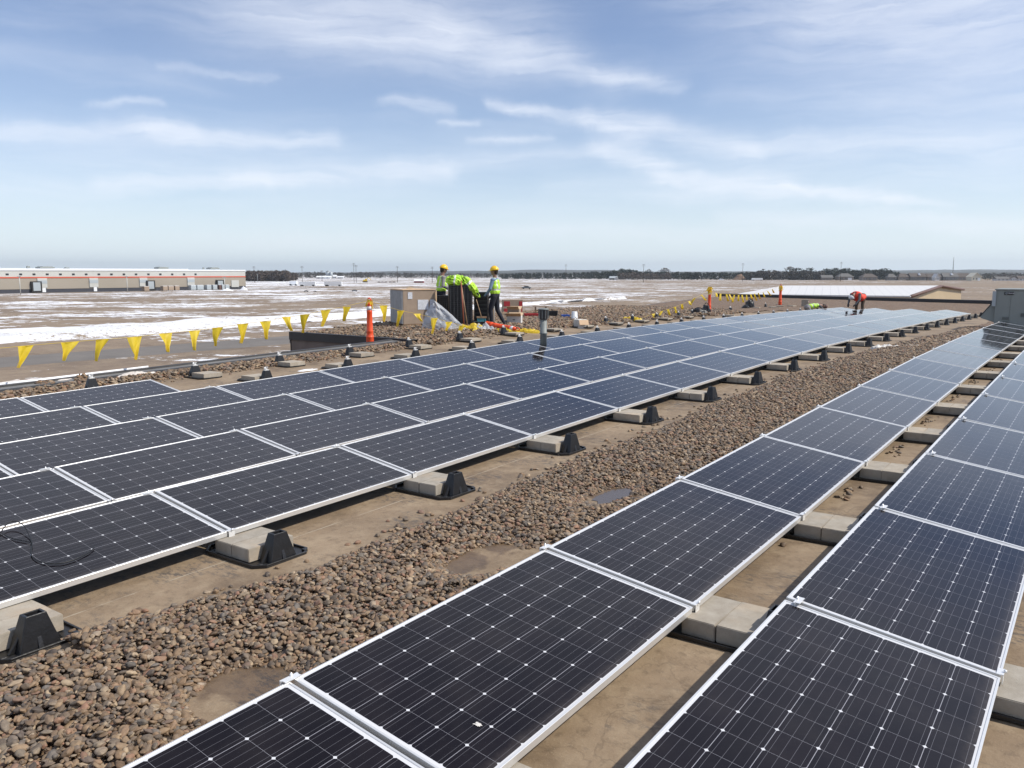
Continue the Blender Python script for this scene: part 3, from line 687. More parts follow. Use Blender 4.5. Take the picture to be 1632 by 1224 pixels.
# black cable loop lying on the nearest front-row panels
cpx = [(-40,862),(-12,858),(0,852),(14,838),(30,839),(40,846),(48,858),(52,868),(49,882),(52,890),(64,897),(80,900),(100,899),(120,893),(138,884),(148,877),(150,873)]
def smoothpts(P, it=2):
    for _ in range(it):
        Q = [P[0]]
        for a, b_ in zip(P, P[1:]): Q += [a*.75+b_*.25, a*.25+b_*.75]
        P = Q+[P[-1]]
    return P
mw_ = PAN[('1', -1)].matrix_world
cps = smoothpts([mw_ @ (onpanel(x, y, ('1', -1))+Vector((0, 0, .006+(.03 if 3 <= i <= 5 else 0)))) for i, (x, y) in enumerate(cpx)])
b = MB(); b.tube(cps, .0035, M['cable'], 6)
cps2 = smoothpts([mw_ @ (onpanel(x, y, ('1', -1))+Vector((0, 0, .006))) for x, y in [(-5,846),(5,853),(20,860),(38,863),(50,866)]])
b.tube(cps2, .0035, M['cable'], 6)
tag(b.build('cable'), 'thin black cable loop lying on the nearest left panel', 'cable')
# ------------------------------------------------------------------ ballast trays and pavers
def tray_base(b, x0, x1, y0, y1, m, ch=.07):
    oct_ = [(x0+ch*1.3, y0), (x1-ch, y0), (x1, y0+ch), (x1, y1-ch), (x1-ch, y1), (x0+ch*1.3, y1), (x0, y1-ch*1.3), (x0, y0+ch*1.3)]
    b.prism(oct_, .002, .012, m)
    cx_, cy_ = (x0+x1)/2, (y0+y1)/2
    inn = [(cx_+(p[0]-cx_)*.955, cy_+(p[1]-cy_)*.94) for p in oct_]
    n = len(oct_)     # raised double rim
    for (A_, B_, za, zb) in ((oct_, inn, .012, .026),):
        vs = [Vector((p[0], p[1], za)) for p in A_]+[Vector((p[0], p[1], zb)) for p in A_]+[Vector((p[0], p[1], zb)) for p in B_]+[Vector((p[0], p[1], za)) for p in B_]
        fs = []
        for i in range(n):
            k = (i+1) % n
            fs += [(i, k, n+k, n+i), (n+i, n+k, 2*n+k, 2*n+i), (2*n+i, 2*n+k, 3*n+k, 3*n+i)]
        b.add(vs, fs, m)
    b.box((x1-.05, y1-.045, .02), (.035, .03, .022), m); b.box((x1-.05, y0+.05, .02), (.03, .03, .018), m)
def ped(b, cx_, h, m):
    x, y = .066, .112; tx, ty = .036, .055
    lo = [(cx_-x,-y),(cx_+x,-y),(cx_+x,y),(cx_-x,y)]; hi = [(cx_-tx,-ty),(cx_+tx,-ty),(cx_+tx,ty),(cx_-tx,ty)]
    n = 4; q = .72; inn = [(cx_+(a-cx_)*q, c_*q) for a, c_ in hi]
    vs = [Vector((*p, .012)) for p in lo]+[Vector((*p, h)) for p in hi]+[Vector((*p, h)) for p in inn]+[Vector((*p, h-.05)) for p in inn]
    fs = []
    for i in range(4):
        k = (i+1) % 4; fs += [(i, k, 4+k, 4+i), (4+i, 4+k, 8+k, 8+i), (8+i, 8+k, 12+k, 12+i)]
    fs.append((12, 13, 14, 15)); b.add(vs, fs, m)
    # front rib, side gussets and bolt boss
    b.prism([(cx_+x+.012, -.016), (cx_+x+.012, .016), (cx_+x-.02, .016), (cx_+x-.02, -.016)], .012, h*.42, m, [(cx_+x-.012, -.012), (cx_+x-.012, .012), (cx_+x-.03, .012), (cx_+x-.03, -.012)])
    b.prism([(cx_-.012, y+.035), (cx_+.012, y+.035), (cx_+.012, y-.03), (cx_-.012, y-.03)], .012, h*.5, m, [(cx_-.01, y-.03), (cx_+.01, y-.03), (cx_+.01, y-.05), (cx_-.01, y-.05)])
    b.prism([(cx_-.012, -y-.035), (cx_+.012, -y-.035), (cx_+.012, -y+.03), (cx_-.012, -y+.03)], .012, h*.5, m, [(cx_-.01, -y+.03), (cx_+.01, -y+.03), (cx_+.01, -y+.05), (cx_-.01, -y+.05)])
def white_clip(b, cx_, h):
    b.box((cx_, 0, h+.006), (.05, .095, .012), M['galv']); b.box((cx_-.018, 0, h+.035), (.006, .07, .05), M['galv'])
    b.box((cx_-.002, .018, h+.058), (.036, .03, .008), M['galv']); b.box((cx_+.018, -.02, h+.022), (.012, .03, .03), M['galv'])
    b.lathe([(.009, h+.01), (.009, h+.05), (.006, h+.052), (.006, h+.066)], M['galv'], 8, Matrix.Translation((cx_+.004, -.03, 0)))
def mid_clamp(b, x, z):
    b.box((x, 0, z), (.024, .085, .005), M['galv']); b.box((x-.017, .0, z-.008), (.010, .095, .02), M['galv'])
    b.lathe([(.007, z), (.007, z+.009), (.004, z+.010), (.004, z+.016)], M['galv'], 8, Matrix.Translation((x-.016, .012, 0)))
HTOP = LOWH+CW*sT          # high frame top over the deck
# local x measured from the low edge of the row to its left
def row_tray(highclamp, lowclamp=True, bareclip=False):
    r_ = empty('ballast_tray'); b = MB(); tray_base(b, -.19, .52, -.235, .25, M['black']); b.build('base', r_, bevel=.002, seg=1)
    b = MB(); ped(b, .43, .205, M['black']); b.build('pedestal', r_, bevel=.004, seg=2)
    if lowclamp:
        b = MB(); b.box((.006, -.08, LOWH-.02), (.004, .05, .05), M['galv']); b.box((-.004, -.08, LOWH+.003), (.03, .07, .005), M['galv'])
        b.lathe([(.007, LOWH+.004), (.007, LOWH+.016)], M['galv'], 8, Matrix.Translation((.014, -.08, 0))); b.build('clamp', r_)
    if highclamp:
        b = MB(); mid_clamp(b, .565, HTOP+.004); 
        bb = b; 
        for v_ in bb.v: v_.y -= .08
        b.build('clamp', r_)
    if bareclip:
        b = MB(); white_clip(b, .43, .205); b.build('clamp', r_)
    return r_
def north_tray(capped):
    """terminal tray: pedestal first, paver behind it; local x=0 is the pedestal"""
    r_ = empty('ballast_tray'); b = MB(); tray_base(b, -.12, .60, -.235, .25, M['black']); b.build('base', r_, bevel=.002, seg=1)
    b = MB(); ped(b, 0, .205, M['black']); b.build('pedestal', r_, bevel=.004, seg=2)
    b = MB()
    if capped: white_clip(b, 0, .205)
    else:
        mid_clamp(b, -.115, HTOP+.004)
        for v_ in b.v: v_.y -= .08
    b.build('clamp', r_); return r_
protos = {}
def place(kind, maker, v, u, rzj=0):
    if kind not in protos: o = maker(); protos[kind] = o; regkids(o)
    else: o = copy_tree(protos[kind])
    o.location = (v, u, rz(v, u)); o.rotation_euler = (0, 0, rzj+R(random.gauss(0, .7))); return o
def paver_mesh(sx, sy, sz, seed):
    bm = bmesh.new(); bmesh.ops.create_cube(bm, size=1); bmesh.ops.scale(bm, vec=(sx, sy, sz), verts=bm.verts)
    bmesh.ops.bevel(bm, geom=bm.edges[:], offset=.004, segments=2, affect='EDGES')
    for v_ in bm.verts: v_.co += Vector((noise.noise(v_.co*9+Vector((seed, 0, 0))), noise.noise(v_.co*9+Vector((0, seed, 0))), 0))*.0025
    me = bpy.data.meshes.new('concrete_paver'); bm.to_mesh(me); bm.free(); me.materials.append(M['block']); return me
PV = [paver_mesh(.193, .395, .098, i*3.3) for i in range(3)]; PVS = [paver_mesh(.392, .395, .085, i*3.3+20) for i in range(2)]
BG = 'concrete pavers weighing down the ballast trays'; TG = 'black ballast trays holding the solar panels'
def paver(v, u, label, big=False, h=.098):
    o = link('concrete_paver', random.choice(PVS if big else PV)); o.location = (v, u, rz(v, u)+.0125+(.0425 if big else .049)); o.rotation_euler = (0, 0, R(random.gauss(0, .9)))
    return tag(o, label, 'paver', BG)
OFU = .10
# front edge of the wide array (bare pedestals) 
for i, j in enumerate(range(-1, 21)):
    u = U1+j*LP if j >= 0 else gnd(62, 1036).y-OFU; o = place('front', lambda: row_tray(False), V1, u+OFU-.0, 0)
    tag(o, '%s black ballast tray from the camera along the gravel edge of the wide array' % ORD[i], 'ballast tray', TG)
    paver(V1+.065, u+OFU, '%s tan paver along the wide array edge, the half nearer the panels' % ORD[i])
    paver(V1+.065+.196, u+OFU, '%s tan paver along the wide array edge, the half nearer the pedestal' % ORD[i])
# gap between the two foreground rows
vA, uA = ROWS['A'][:2]
for i, j in enumerate(range(0, 14)):
    u = uA+j*LP; o = place('gap', lambda: row_tray(True), vA, u+.12, 0)
    tag(o, '%s black ballast tray from the camera between the two foreground panel rows' % ORD[i], 'ballast tray', TG)
    paver(vA+.065, u+.12, '%s grey paver between the foreground rows, the half touching the left row' % ORD[i])
    paver(vA+.065+.196, u+.12, '%s grey paver between the foreground rows, the half under the right row' % ORD[i])
# B's low edge, one in view
vB, uB = ROWS['B'][:2]
o = place('front', None, vB, uB+.12); tag(o, 'black ballast tray at the right edge of the view beside the last row', 'ballast tray', TG)
paver(vB+.065+.10, uB+.10, 'grey paver cut off by the right edge of the view', True)
# A's high edge
vAh = vA-CW*cT
for i, j in enumerate(range(0, 15)):
    u = uA+j*LP; o = place('northA', lambda: north_tray(False), vAh+.115, u+.08, 0)
    tag(o, '%s black ballast tray under the gravel-side edge of the foreground row' % ORD[i], 'ballast tray', TG)
# inside the wide array
for k, row in ((1, '2'), (2, '3'), (3, '4')):
    v0, u0 = ROWS[row][:2]
    for i, j in enumerate(range(0, 20)):
        o = place('gap', None, v0, u0+j*LP+.08)
        tag(o, '%s black ballast tray between rows %s and %s of the wide array' % (ORD[i], ['one','two','three'][k-1], ['two','three','four'][k-1]), 'ballast tray', TG)
# outer side: where the fifth row stops its trays stand bare
v5, u5 = ROWS['5'][:2]
for i, j in enumerate(range(0, 3)):
    if j < 3:
        o = place('gap', None, v5, u5+j*LP+.08); tag(o, '%s black ballast tray under the short outer row beside the parapet' % ORD[i], 'ballast tray', TG)
for i, j in enumerate(range(3, 21)):
    u = u5+j*LP; vv = V1-4*DV-.93
    o = place('bareclip', lambda: row_tray(False, False, True), vv-.43, u+.18, R(random.gauss(0, 1.2)))
    tag(o, '%s bare black tray in the line along the far side of the wide array' % ORD[i], 'ballast tray', TG)
    paver(vv-.43+.065+.1, u+.18, '%s grey slab in the line along the far side of the wide array' % ORD[i], True)
for i, j in enumerate(range(2, 15)):
    u = u5-.06+j*LP; vv = -14.02
    o = place('northcap', lambda: north_tray(True), vv, u, R(random.gauss(0, 1.5)))
    tag(o, '%s bare black tray from the camera in the outermost line beside the gravel' % ORD[i], 'ballast tray', TG)
    if i: paver(vv+.38, u, '%s grey slab from the camera in the outermost line beside the gravel' % ORD[i], True)
# ------------------------------------------------------------------ rooftop unit
RU = 30.75
A0, B0 = Vector((-5, RU, 0)), Vector((0, RU, 0))
pl_ = onplane(1583, 522, A0, B0); pt_ = onplane(1583, 462.5, A0, B0)
rb, rt_, rx0 = pl_.z, pt_.z, pl_.x; RW, RD = 2.5, 1.9
ru = empty('rooftop_hvac_unit', (rx0, RU, rz(rx0, RU))); tag(ru, 'grey green rooftop air handling unit with a sloping intake hood', 'hvac unit')
def RB(): return MB()
def ruchild(b, name, bevel=0):
    o = b.build(name, None, bevel=bevel); o.parent = ru; o.matrix_parent_inverse = ru.matrix_world.inverted() if False else Matrix.Translation((-rx0, -RU, -rz(rx0, RU))); return o
cz, ch_ = (rb+rt_)/2, rt_-rb
b = RB(); b.box((rx0+RW/2, RU+RD/2, cz), (RW, RD, ch_), M['rtu'])
for q in (.42, .88, 1.3, 1.72, 2.15): b.box((rx0+q, RU-.006, cz-.02), (.014, .016, ch_-.14), M['rtudark'] if q in (.88, 1.72) else M['rtu'])
ruchild(b, 'cabinet', .008)
b = RB(); b.box((rx0+RW/2, RU+RD/2, rt_+.02), (RW+.06, RD+.06, .045), M['rtu']); ruchild(b, 'top_cover', .008)
b = RB(); b.box((rx0+RW/2, RU+RD/2, rb-.085), (RW-.06, RD-.06, .17), M['rtudark']); ruchild(b, 'base_curb')
mp = (pt_-Vector((0, 0, CH))).length/FPX*.97
def rp(px, py): return onplane(px, py, A0, B0)
b = RB(); a = rp(1582.5, 464); c_ = rp(1586.5, 488); b.box(((a.x+c_.x)/2, RU-.015, (a.z+c_.z)/2), (abs(c_.x-a.x), .05, abs(a.z-c_.z)), M['rtulight']); ruchild(b, 'side_rail')
for (x0, y0, x1, y1, nm) in [(1597.5, 505, 1607, 509.5, 'louvre'), (1598.5, 512, 1605, 516, 'louvre'), (1627, 499, 1636, 505, 'louvre'), (1616, 518, 1627, 520, 'louvre')]:
    a = rp(x0, y0); c_ = rp(x1, y1); b = RB(); b.box(((a.x+c_.x)/2, RU-.012, (a.z+c_.z)/2), (c_.x-a.x, .03, a.z-c_.z), M['rtudark'])
    for i in range(3): b.box(((a.x+c_.x)/2, RU-.03, c_.z+(a.z-c_.z)*(i+.5)/3), (c_.x-a.x, .012, .012), M['rtu'])
    ruchild(b, nm)
b = RB()
for x_ in (1593.5, 1597): a = rp(x_, 518.7); b.lathe([(.03, 0), (.03, .025)], M['rtudark'], 12, Matrix.Translation((a.x, RU-.02, a.z)) @ Matrix.Rotation(R(90), 4, 'X'))
ruchild(b, 'knockout')
# badge with ring emblem and lettering
a = rp(1601, 465); c_ = rp(1616, 470); bw, bh = c_.x-a.x, a.z-c_.z; bc = Vector(((a.x+c_.x)/2, RU-.012, (a.z+c_.z)/2))
b = RB(); b.box(bc, (bw, .02, bh), M['badge']); bo = ruchild(b, 'badge')
b = MB(); rc = Vector((a.x+bh*.62, RU-.026, bc.z)); b.tube([rc+Vector((math.cos(i*math.pi/8), 0, math.sin(i*math.pi/8)))*bh*.33 for i in range(16)], bh*.055, M['rtulight'], 6, True)
b.box(rc+Vector((0, 0, bh*.13)), (bh*.42, .008, bh*.1), M['rtulight']); b.box(rc+Vector((0, 0, -.03*bh)), (bh*.12, .008, bh*.4), M['rtulight'])
em = b.build('emblem', bo); 
fc = bpy.data.curves.new('lettering', 'FONT'); fc.body = 'TRANE'; fc.size = bh*.62; fc.extrude = .003; fc.align_x = 'CENTER'; fc.align_y = 'CENTER'
fo = bpy.data.objects.new('tmp', fc); col.objects.link(fo); bpy.context.view_layer.update()
lm = bpy.data.meshes.new_from_object(fo.evaluated_get(bpy.context.evaluated_depsgraph_get())); bpy.data.objects.remove(fo)
lm.materials.clear(); lm.materials.append(M['white']); lm.transform(Matrix.Translation((a.x+bh*1.15+(bw-bh*1.2)/2, RU-.026, bc.z)) @ Matrix.Rotation(R(90), 4, 'X'))
link('lettering', lm, bo)
# sloping intake hood on the left side
a = rp(1583, 476); c_ = rp(1583, 514); e_ = rp(1561.5, 504); e2 = rp(1562, 507)
prof = [(rx0, a.z), (e_.x, e_.z), (e2.x, e2.z), (rx0, c_.z)]
b = MB(); vs = [Vector((p[0], RU+.12, p[1])) for p in prof]+[Vector((p[0], RU+RD-.12, p[1])) for p in prof]
b.add(vs, [(0,1,2,3), (7,6,5,4), (0,4,5,1), (1,5,6,2), (2,6,7,3)], M['rtu'])
b.tube([vs[0]+Vector((0,-.006,0)), vs[1]+Vector((0,-.006,0))], .014, M['rtudark'], 6); ruchild(b, 'intake_hood')
# ------------------------------------------------------------------ vent pipe
vp = gnd(866, 566); vp.x -= 0.0
vd = (Vector((vp.x, vp.y, 0))-Vector((0, 0, 0))).dot(Vector((Fv.x, Fv.y, 0)).normalized())
vtop = CH-(490.5-435.3)/FPX*vd*1.0
vb = rz(vp.x, vp.y); vh_ = vtop-vb
v_ = empty('vent_pipe', (vp.x, vp.y, vb), YAW); tag(v_, 'grey square flue pipe with a dark slatted cap standing beside the panels', 'vent pipe')
wv_ = 10.5/FPX*vd
b = MB(); b.lathe([(wv_*.5, 0), (wv_*.5, vh_*.45), (wv_*.62, vh_*.46), (wv_*.62, vh_*.48), (wv_*.5, vh_*.49), (wv_*.5, vh_*.8)], M['vent'], 18); b.build('pipe', v_)
b = MB(); b.prism([(wv_*.62*math.cos(i*math.pi/4+.39), wv_*.62*math.sin(i*math.pi/4+.39)) for i in range(8)], vh_*.76, vh_*.965, M['ventdark'], [(wv_*.82*math.cos(i*math.pi/4+.39), wv_*.82*math.sin(i*math.pi/4+.39)) for i in range(8)])
for i in range(10): an = i*math.pi/5; b.box((wv_*.78*math.cos(an), wv_*.78*math.sin(an), vh_*.87), (.012, .012, vh_*.17), M['vent'])
b.build('cap', v_)
b = MB(); b.lathe([(wv_*.86, vh_*.965), (wv_*.86, vh_*.985), (wv_*.4, vh_)], M['vent'], 8); b.build('cap_lid', v_)
# ------------------------------------------------------------------ channelizer posts and pennant strings
def channelizer(name, loc, h, label, rotm=None, top=True):
    r_ = empty(name, loc); k = h/1.2
    if rotm is not None: r_.rotation_mode = 'QUATERNION'; r_.rotation_quaternion = rotm
    if top:
        b = MB(); b.prism([(.24*k*math.cos(i*math.pi/4+.39), .24*k*math.sin(i*math.pi/4+.39)) for i in range(8)], .0, .05*k, M['rubber'], [(.2*k*math.cos(i*math.pi/4+.39), .2*k*math.sin(i*math.pi/4+.39)) for i in range(8)]); b.build('rubber_base', r_)
    b = MB(); b.lathe([(.098*k, .03*k), (.098*k, .06*k), (.088*k, .2*k), (.094*k, .21*k), (.093*k, .225*k), (.084*k, .235*k), (.08*k, .34*k), (.086*k, .35*k), (.076*k, .37*k), (.066*k, .82*k), (.07*k, .83*k), (.07*k, .85*k), (.06*k, .86*k), (.056*k, 1.0*k), (.045*k, 1.02*k), (.02*k, 1.04*k)], M['orange'], 20); b.build('body', r_)
    b = MB(); b.lathe([(.0645*k, .87*k), (.061*k, .96*k)], M['white'], 20); b.build('reflective_band', r_)
    b = MB(); b.tube([Vector((.045*k*math.sin(a)*.9, 0, 1.10*k-.06*k*math.cos(a))) for a in [i*math.pi/6 for i in range(12)]], .014*k, M['orange'], 8, True); b.build('handle', r_)
    return tag(r_, label, 'traffic cone', 'orange channelizer posts on the roof')
def topz(px, py, P): 
    d = Vector((P.x, P.y, 0)).dot(Vector((Fv.x, Fv.y, 0)).normalized()); return CH-(py-435.3)/FPX*d
C1 = gnd(590, 551); C2 = gnd(1130, 499); C3 = gnd(1243, 487)
def cone(P, ytop, label): h = (topz(0, ytop, P)-P.z); return channelizer('channelizer_cone', P, h/1.16*1.2, label), h
c1, h1 = cone(C1, 474.5, 'tall orange channelizer post on a black base, nearest to the camera'); c1.rotation_euler = (0, 0, YAW)
c2, h2 = cone(C2, 459, 'tall orange channelizer post wound with yellow tape beside black bags')
c3, h3 = cone(C3, 453, 'farthest upright orange channelizer post, in front of the white metal roof')
def string(name, P, pens, label, extra=None, hang=None):
    """P: 3D points of the cord; pens: list of (top point, width m, tip point)"""
    r_ = empty(name, P[0]); off = Matrix.Translation(-Vector(P[0]))
    b = MB(); b.tube(P, .0035, M['yellow'], 5); o = b.build('cord', r_); o.matrix_parent_inverse = off
    for i, (tp, w, tip, dirv) in enumerate(pens):
        # a cloth triangle with a gentle fold
        dirv = dirv.normalized(); nrm = Vector((dirv.y, -dirv.x, 0)).normalized(); V = []; F = []; n = 7; m_ = 7
        for a in range(n):
            s_ = a/(n-1); cw = w*(1-s_)
            for q in range(m_):
                x = (q/(m_-1)-.5)*cw; base = tp.lerp(tip, s_)
                V.append(base+dirv*x*(1-.25*abs(math.sin(i*2.1))*s_)+nrm*(.06*math.sin(q*1.1+i*1.7+s_*2.2)*(.3+s_)*(1-.3*s_)))
        for a in range(n-1):
            for q in range(m_-1): F.append((a*m_+q, a*m_+q+1, (a+1)*m_+q+1, (a+1)*m_+q))
        p_ = link('pennant', mkmesh('pennant', V, F, [M['yellow']], smooth=True), r_); p_.matrix_parent_inverse = off
    return tag(r_, label, 'pennant string', 'strings of yellow warning pennants')
def make_string(name, plist, A_, B_, w, label, cordpts=None):
    dv = Vector((B_.x-A_.x, B_.y-A_.y, 0)); cp = []; pens = []
    for x, yt, tx, yb in plist:
        T = onplane(x, yt, A_, B_); K = onplane(tx, yb, A_, B_); K.x += random.gauss(0, .09); K.y += random.gauss(0, .03); pens.append((T, w*random.uniform(.85, 1.15), K, dv))
    for x, y in (cordpts or [(p[0], p[1]) for p in plist]): cp.append(onplane(x, y, A_, B_))
    string(name, smoothpts(cp, 1), pens, label)
LA = Vector((-14.9, 3.2, 0))
make_string('pennant_string', [(41,551,31,586),(111,545,104,575),(164,541,156,576),(215,537,213,573),(263,531,259,561),(309.5,527,307,558),(348,522,345,552),(387.5,516,387,547),(422,512,422,541),(456,505,459,527),(487,501,490,531),(519,494,516,521),(552,489,552,512)],
    LA, C1, .30, 'long string of yellow pennants from the left edge to the nearest orange post', [(-60,559),(0,555),(41,551),(111,545),(164,541),(215,537),(263,531),(309.5,527),(348,522),(387.5,516),(422,512),(456,506),(487,501),(519,494),(552,488),(580,481),(590,479)])
P2 = gnd(785, 528)
make_string('pennant_string', [(611,487,608,513),(638,495,636,521),(665,500,664,512),(693,507,689,532),(715,513,712,527),(737,519,731,537),(760,523,752,534)],
    C1, P2, .26, 'drooping string of yellow pennants in front of the boxed panels', [(590,479),(611,487),(638,495),(665,500),(693,507),(715,513),(737,519),(760,523),(785,527)])
P3_ = gnd(1000, 513)
make_string('pennant_string', [(1041,500,1039,508),(1054,496,1052,506),(1065,493,1066,503),(1076,489,1078,499),(1086,485,1089,493),(1098,480,1098,486),(1108,475,1106,484),(1118,470,1119,479)],
    P3_, C2, .25, 'string of yellow pennants rising from the gravel to the middle orange post', [(1000,512),(1012,509),(1028,505),(1041,500),(1054,496),(1065,493),(1076,489),(1086,485),(1098,480),(1108,475),(1118,470),(1130,461)])
make_string('pennant_string', [(1141,467,1141,473),(1148,468,1147,479),(1158,469,1159,480),(1163,469,1162,478),(1170,470,1170,482),(1177,470,1177,480),(1183,470,1183,482),(1190,470,1190,478),(1196,469,1197,477),(1202,468,1205,479),(1209,467,1212,477),(1216,466,1219,474),(1223,464,1226,471),(1231,461,1233,467)],
    C2, C3, .26, 'far string of yellow pennants strung between the two distant orange posts', [(1130,461),(1141,467),(1158,469),(1177,470),(1196,469),(1209,467),(1223,463),(1235,459),(1243,455)])
# wound ends of tape on the far posts
for P, yy, lab in ((C2, 461, 'yellow tape end knotted round the middle orange post'), (C3, 458, 'yellow pennants bunched round the top of the farthest orange post'), (C1, 481.5, 'yellow tape bunched at the top of the nearest orange post')):
    b = MB(); zt = topz(0, yy, P); V = []; F = []; n = 10 if P is C1 else 26; kk = .45 if P is C1 else .75
    for i in range(n):
        a = i*.8; r0 = .075+.03*noise.noise(Vector((i, 0, 0))); r1 = .08+.16*kk*random.random(); zz = zt-.04+.16*kk*math.sin(i*1.3)
        V += [Vector((P.x+r0*math.cos(a), P.y+r0*math.sin(a), zz+.05)), Vector((P.x+r1*math.cos(a+.2), P.y+r1*math.sin(a+.2), zz-.05-.1*random.random())), Vector((P.x+r0*math.cos(a+.5), P.y+r0*math.sin(a+.5), zz-.03)), Vector((P.x+(r0+.01)*math.cos(a+.9), P.y+(r0+.01)*math.sin(a+.9), zz+.03))]
        F += [(4*i, 4*i+1, 4*i+2), (4*i, 4*i+2, 4*i+3)]
        if i: F.append((4*i-1, 4*i, 4*i+3))
    tag(link('tape_bundle', mkmesh('tape_bundle', V, F, [M['yellow']])), lab, 'warning tape')
def heap(name, mat, px, py, rx, ry, hh, label, cat, seed=0, mats=None):
    """crumpled low heap lying on the roof"""
    P = gnd(px, py); V = []; F = []; n = 22
    for i in range(n):
        for j in range(n):
            x = (i/(n-1)*2-1); y = (j/(n-1)*2-1); q = max(0, 1-(x*x+y*y)); k = noise.noise(Vector((x*3.2+seed, y*3.2, seed)))
            X_ = P+Rv*(x*rx*(1+.25*noise.noise(Vector((y*2, seed, 1)))))+Vector((-Rv.y, Rv.x, 0))*(y*ry*(1+.3*noise.noise(Vector((x*2, seed, 4)))))
            V.append(Vector((X_.x, X_.y, rz(X_.x, X_.y)+.03+(q**.5)*hh*(.65+.9*k)+.02*noise.noise(Vector((x*12, y*12, seed))) if q > 0 else rz(X_.x, X_.y)-.02)))
    for i in range(n-1):
        for j in range(n-1): F.append((i*n+j, i*n+j+1, (i+1)*n+j+1, (i+1)*n+j))
    return tag(link(name, mkmesh(name, V, F, [mat], smooth=False)), label, cat)
heap('tape_bundle', M['yellow'], 752, 527, .55, .22, .18, 'loose pile of yellow pennants lying below the plastic sheet', 'warning tape', 1)
heap('tape_bundle', M['yellow'], 808, 530, .40, .16, .10, 'yellow pennants heaped under the fallen orange post', 'warning tape', 2)
heap('tape_bundle', M['yellow'], 842, 530, .36, .14, .10, 'yellow pennants lying on gravel left of the vent pipe', 'warning tape', 3)
heap('tape_bundle', M['yellow'], 1008, 512, .36, .16, .16, 'yellow pennants heaped on gravel behind the bare trays', 'warning tape', 4)
heap('tape_bundle', M['yellow'], 963, 516, .26, .12, .08, 'small yellow scrap of tape by a bare tray', 'warning tape', 5)
heap('plastic_film', M['plastic'], 771, 528, .34, .2, .20, 'crumpled clear plastic film on gravel between yellow tape', 'plastic film', 6)
heap('plastic_film', M['cardwhite'], 1412, 557, .33, .16, .10, 'crumpled white film on the stone strip, nearer the wide array', 'plastic film', 7)
heap('plastic_film', M['cardwhite'], 1452, 556, .30, .14, .07, 'flat white film on the stone strip, nearer the foreground row', 'plastic film', 8)
# fallen post
Pf = gnd(774, 524); Pg = gnd(826, 532)
dvec = (Pg-Pf).normalized(); h_f = (Pg-Pf).length*1.05
q_ = Vector((0, 0, 1)).rotation_difference(dvec)
channelizer('channelizer_cone', Pf+Vector((0, 0, .13)), h_f*1.02, 'orange channelizer post lying on its side in front of the workers', q_, top=False)
# ------------------------------------------------------------------ site materials near the workers
def base_at(px, py):
    P = gnd(px, py); d = Vector((P.x, P.y, 0)).dot(Vector((Fv.x, Fv.y, 0)).normalized()); return P, d/FPX
# crated panels on a pallet
P, mp = base_at(643, 524)
TH_ = YAW+R(25)
cr = empty('panel_crate', P, TH_); tag(cr, 'palletised crate of panels, grey edges on its left and cardboard front', 'crate')
wF, wL, H_ = 54*mp, 1.25, 61*mp
b = MB(); b.box((wF/2, wL/2, .13+(H_-.13)/2), (wF, wL, H_-.13), M['card']); b.build('cardboard_box', cr, bevel=.012)
b = MB()
for i in range(9): b.box((-.012, .07+i*(wL-.14)/8, .13+(H_-.13)/2), (.03, (wL-.14)/8-.03, H_-.17), M['greyedge'])
b.build('panel_edges', cr)
b = MB(); b.box((wF/2, wL/2, H_+.012), (wF+.03, wL+.03, .024), M['cardlight']); b.build('lid', cr)
b = MB(); b.box((wF*.62, -.006, H_*.62), (.34, .006, .30), M['paper']); b.build('shipping_label', cr)
b = MB(); b.box((wF*.90, -.006, H_*.62), (.14, .006, .30), M['paper']); b.build('shipping_label', cr)
b = MB(); b.box((wF*.22, -.006, H_*.86), (.14, .006, .2), M['paper']); b.build('shipping_label', cr)
b = MB()
for x in (.06, wF/2, wF-.06): b.box((x, wL/2, .055), (.09, wL, .09), M['wood'])
for y in (.05, wL/2, wL-.05): b.box((wF/2, y, .115), (wF, .12, .022), M['wood'])
b.build('pallet', cr)
P, mp = base_at(690, 519)
b = MB(); b.box((0, .25, .55), (.2, .3, 1.05), M['cardlight']); b.box((0, .25, 1.08), (.22, .32, .02), M['card']); o = b.build('cardboard_box'); o.location = P+Vector((-.1, .1, 0)); o.rotation_euler = (0, 0, YAW); tag(o, 'tall narrow brown carton squeezed between the crate and black stacks', 'box')
def traystack(px, py, w, d_, h, rows, label, rot=0, vert=True, back=0, tm=None):
    P, mp = base_at(px, py); P = P+Vector((-Rv.y, Rv.x, 0))*back; r_ = empty('tray_stack', P, YAW+rot); tag(r_, label, 'tray stack', 'stacks of black ballast trays')
    m = tm or M['black']; b = MB(); step = h/rows
    for i in range(rows):
        b.box((0, d_/2, step*(i+.38)), (w*.96, d_*.96, step*.76), m); b.box((0, d_/2, step*(i+.88)), (w, d_, step*.2), M['blackdust'])
    b.build('trays', r_)
    if vert:
        b = MB()
        for i in range(7): b.box((-w/2+w*(i+.5)/7, -.012, h*.5), (.03, .03, h*.98), M['blackdust'])
        b.build('ribs', r_)
    return r_
P, mp = base_at(735, 520)
tall = traystack(735, 521, 38*mp, .85, 65*mp, 22, 'tallest stack of black trays, draped with lime safety vests', .12)
traystack(704, 517, 26*mp, .8, 47*mp, 14, 'lower black tray stack beside the left worker, behind the plastic sheet', .05, back=.25)
traystack(766, 518, 23*mp, .8, 53*mp, 8, 'black tray stack with visible ledges behind the right worker', -.05, False, back=.15)
traystack(771, 521, 32*mp, .35, 9*mp, 2, 'low black tray on the ground holding a broom head', 0, False, back=-.35)
P, mp = base_at(780, 517)
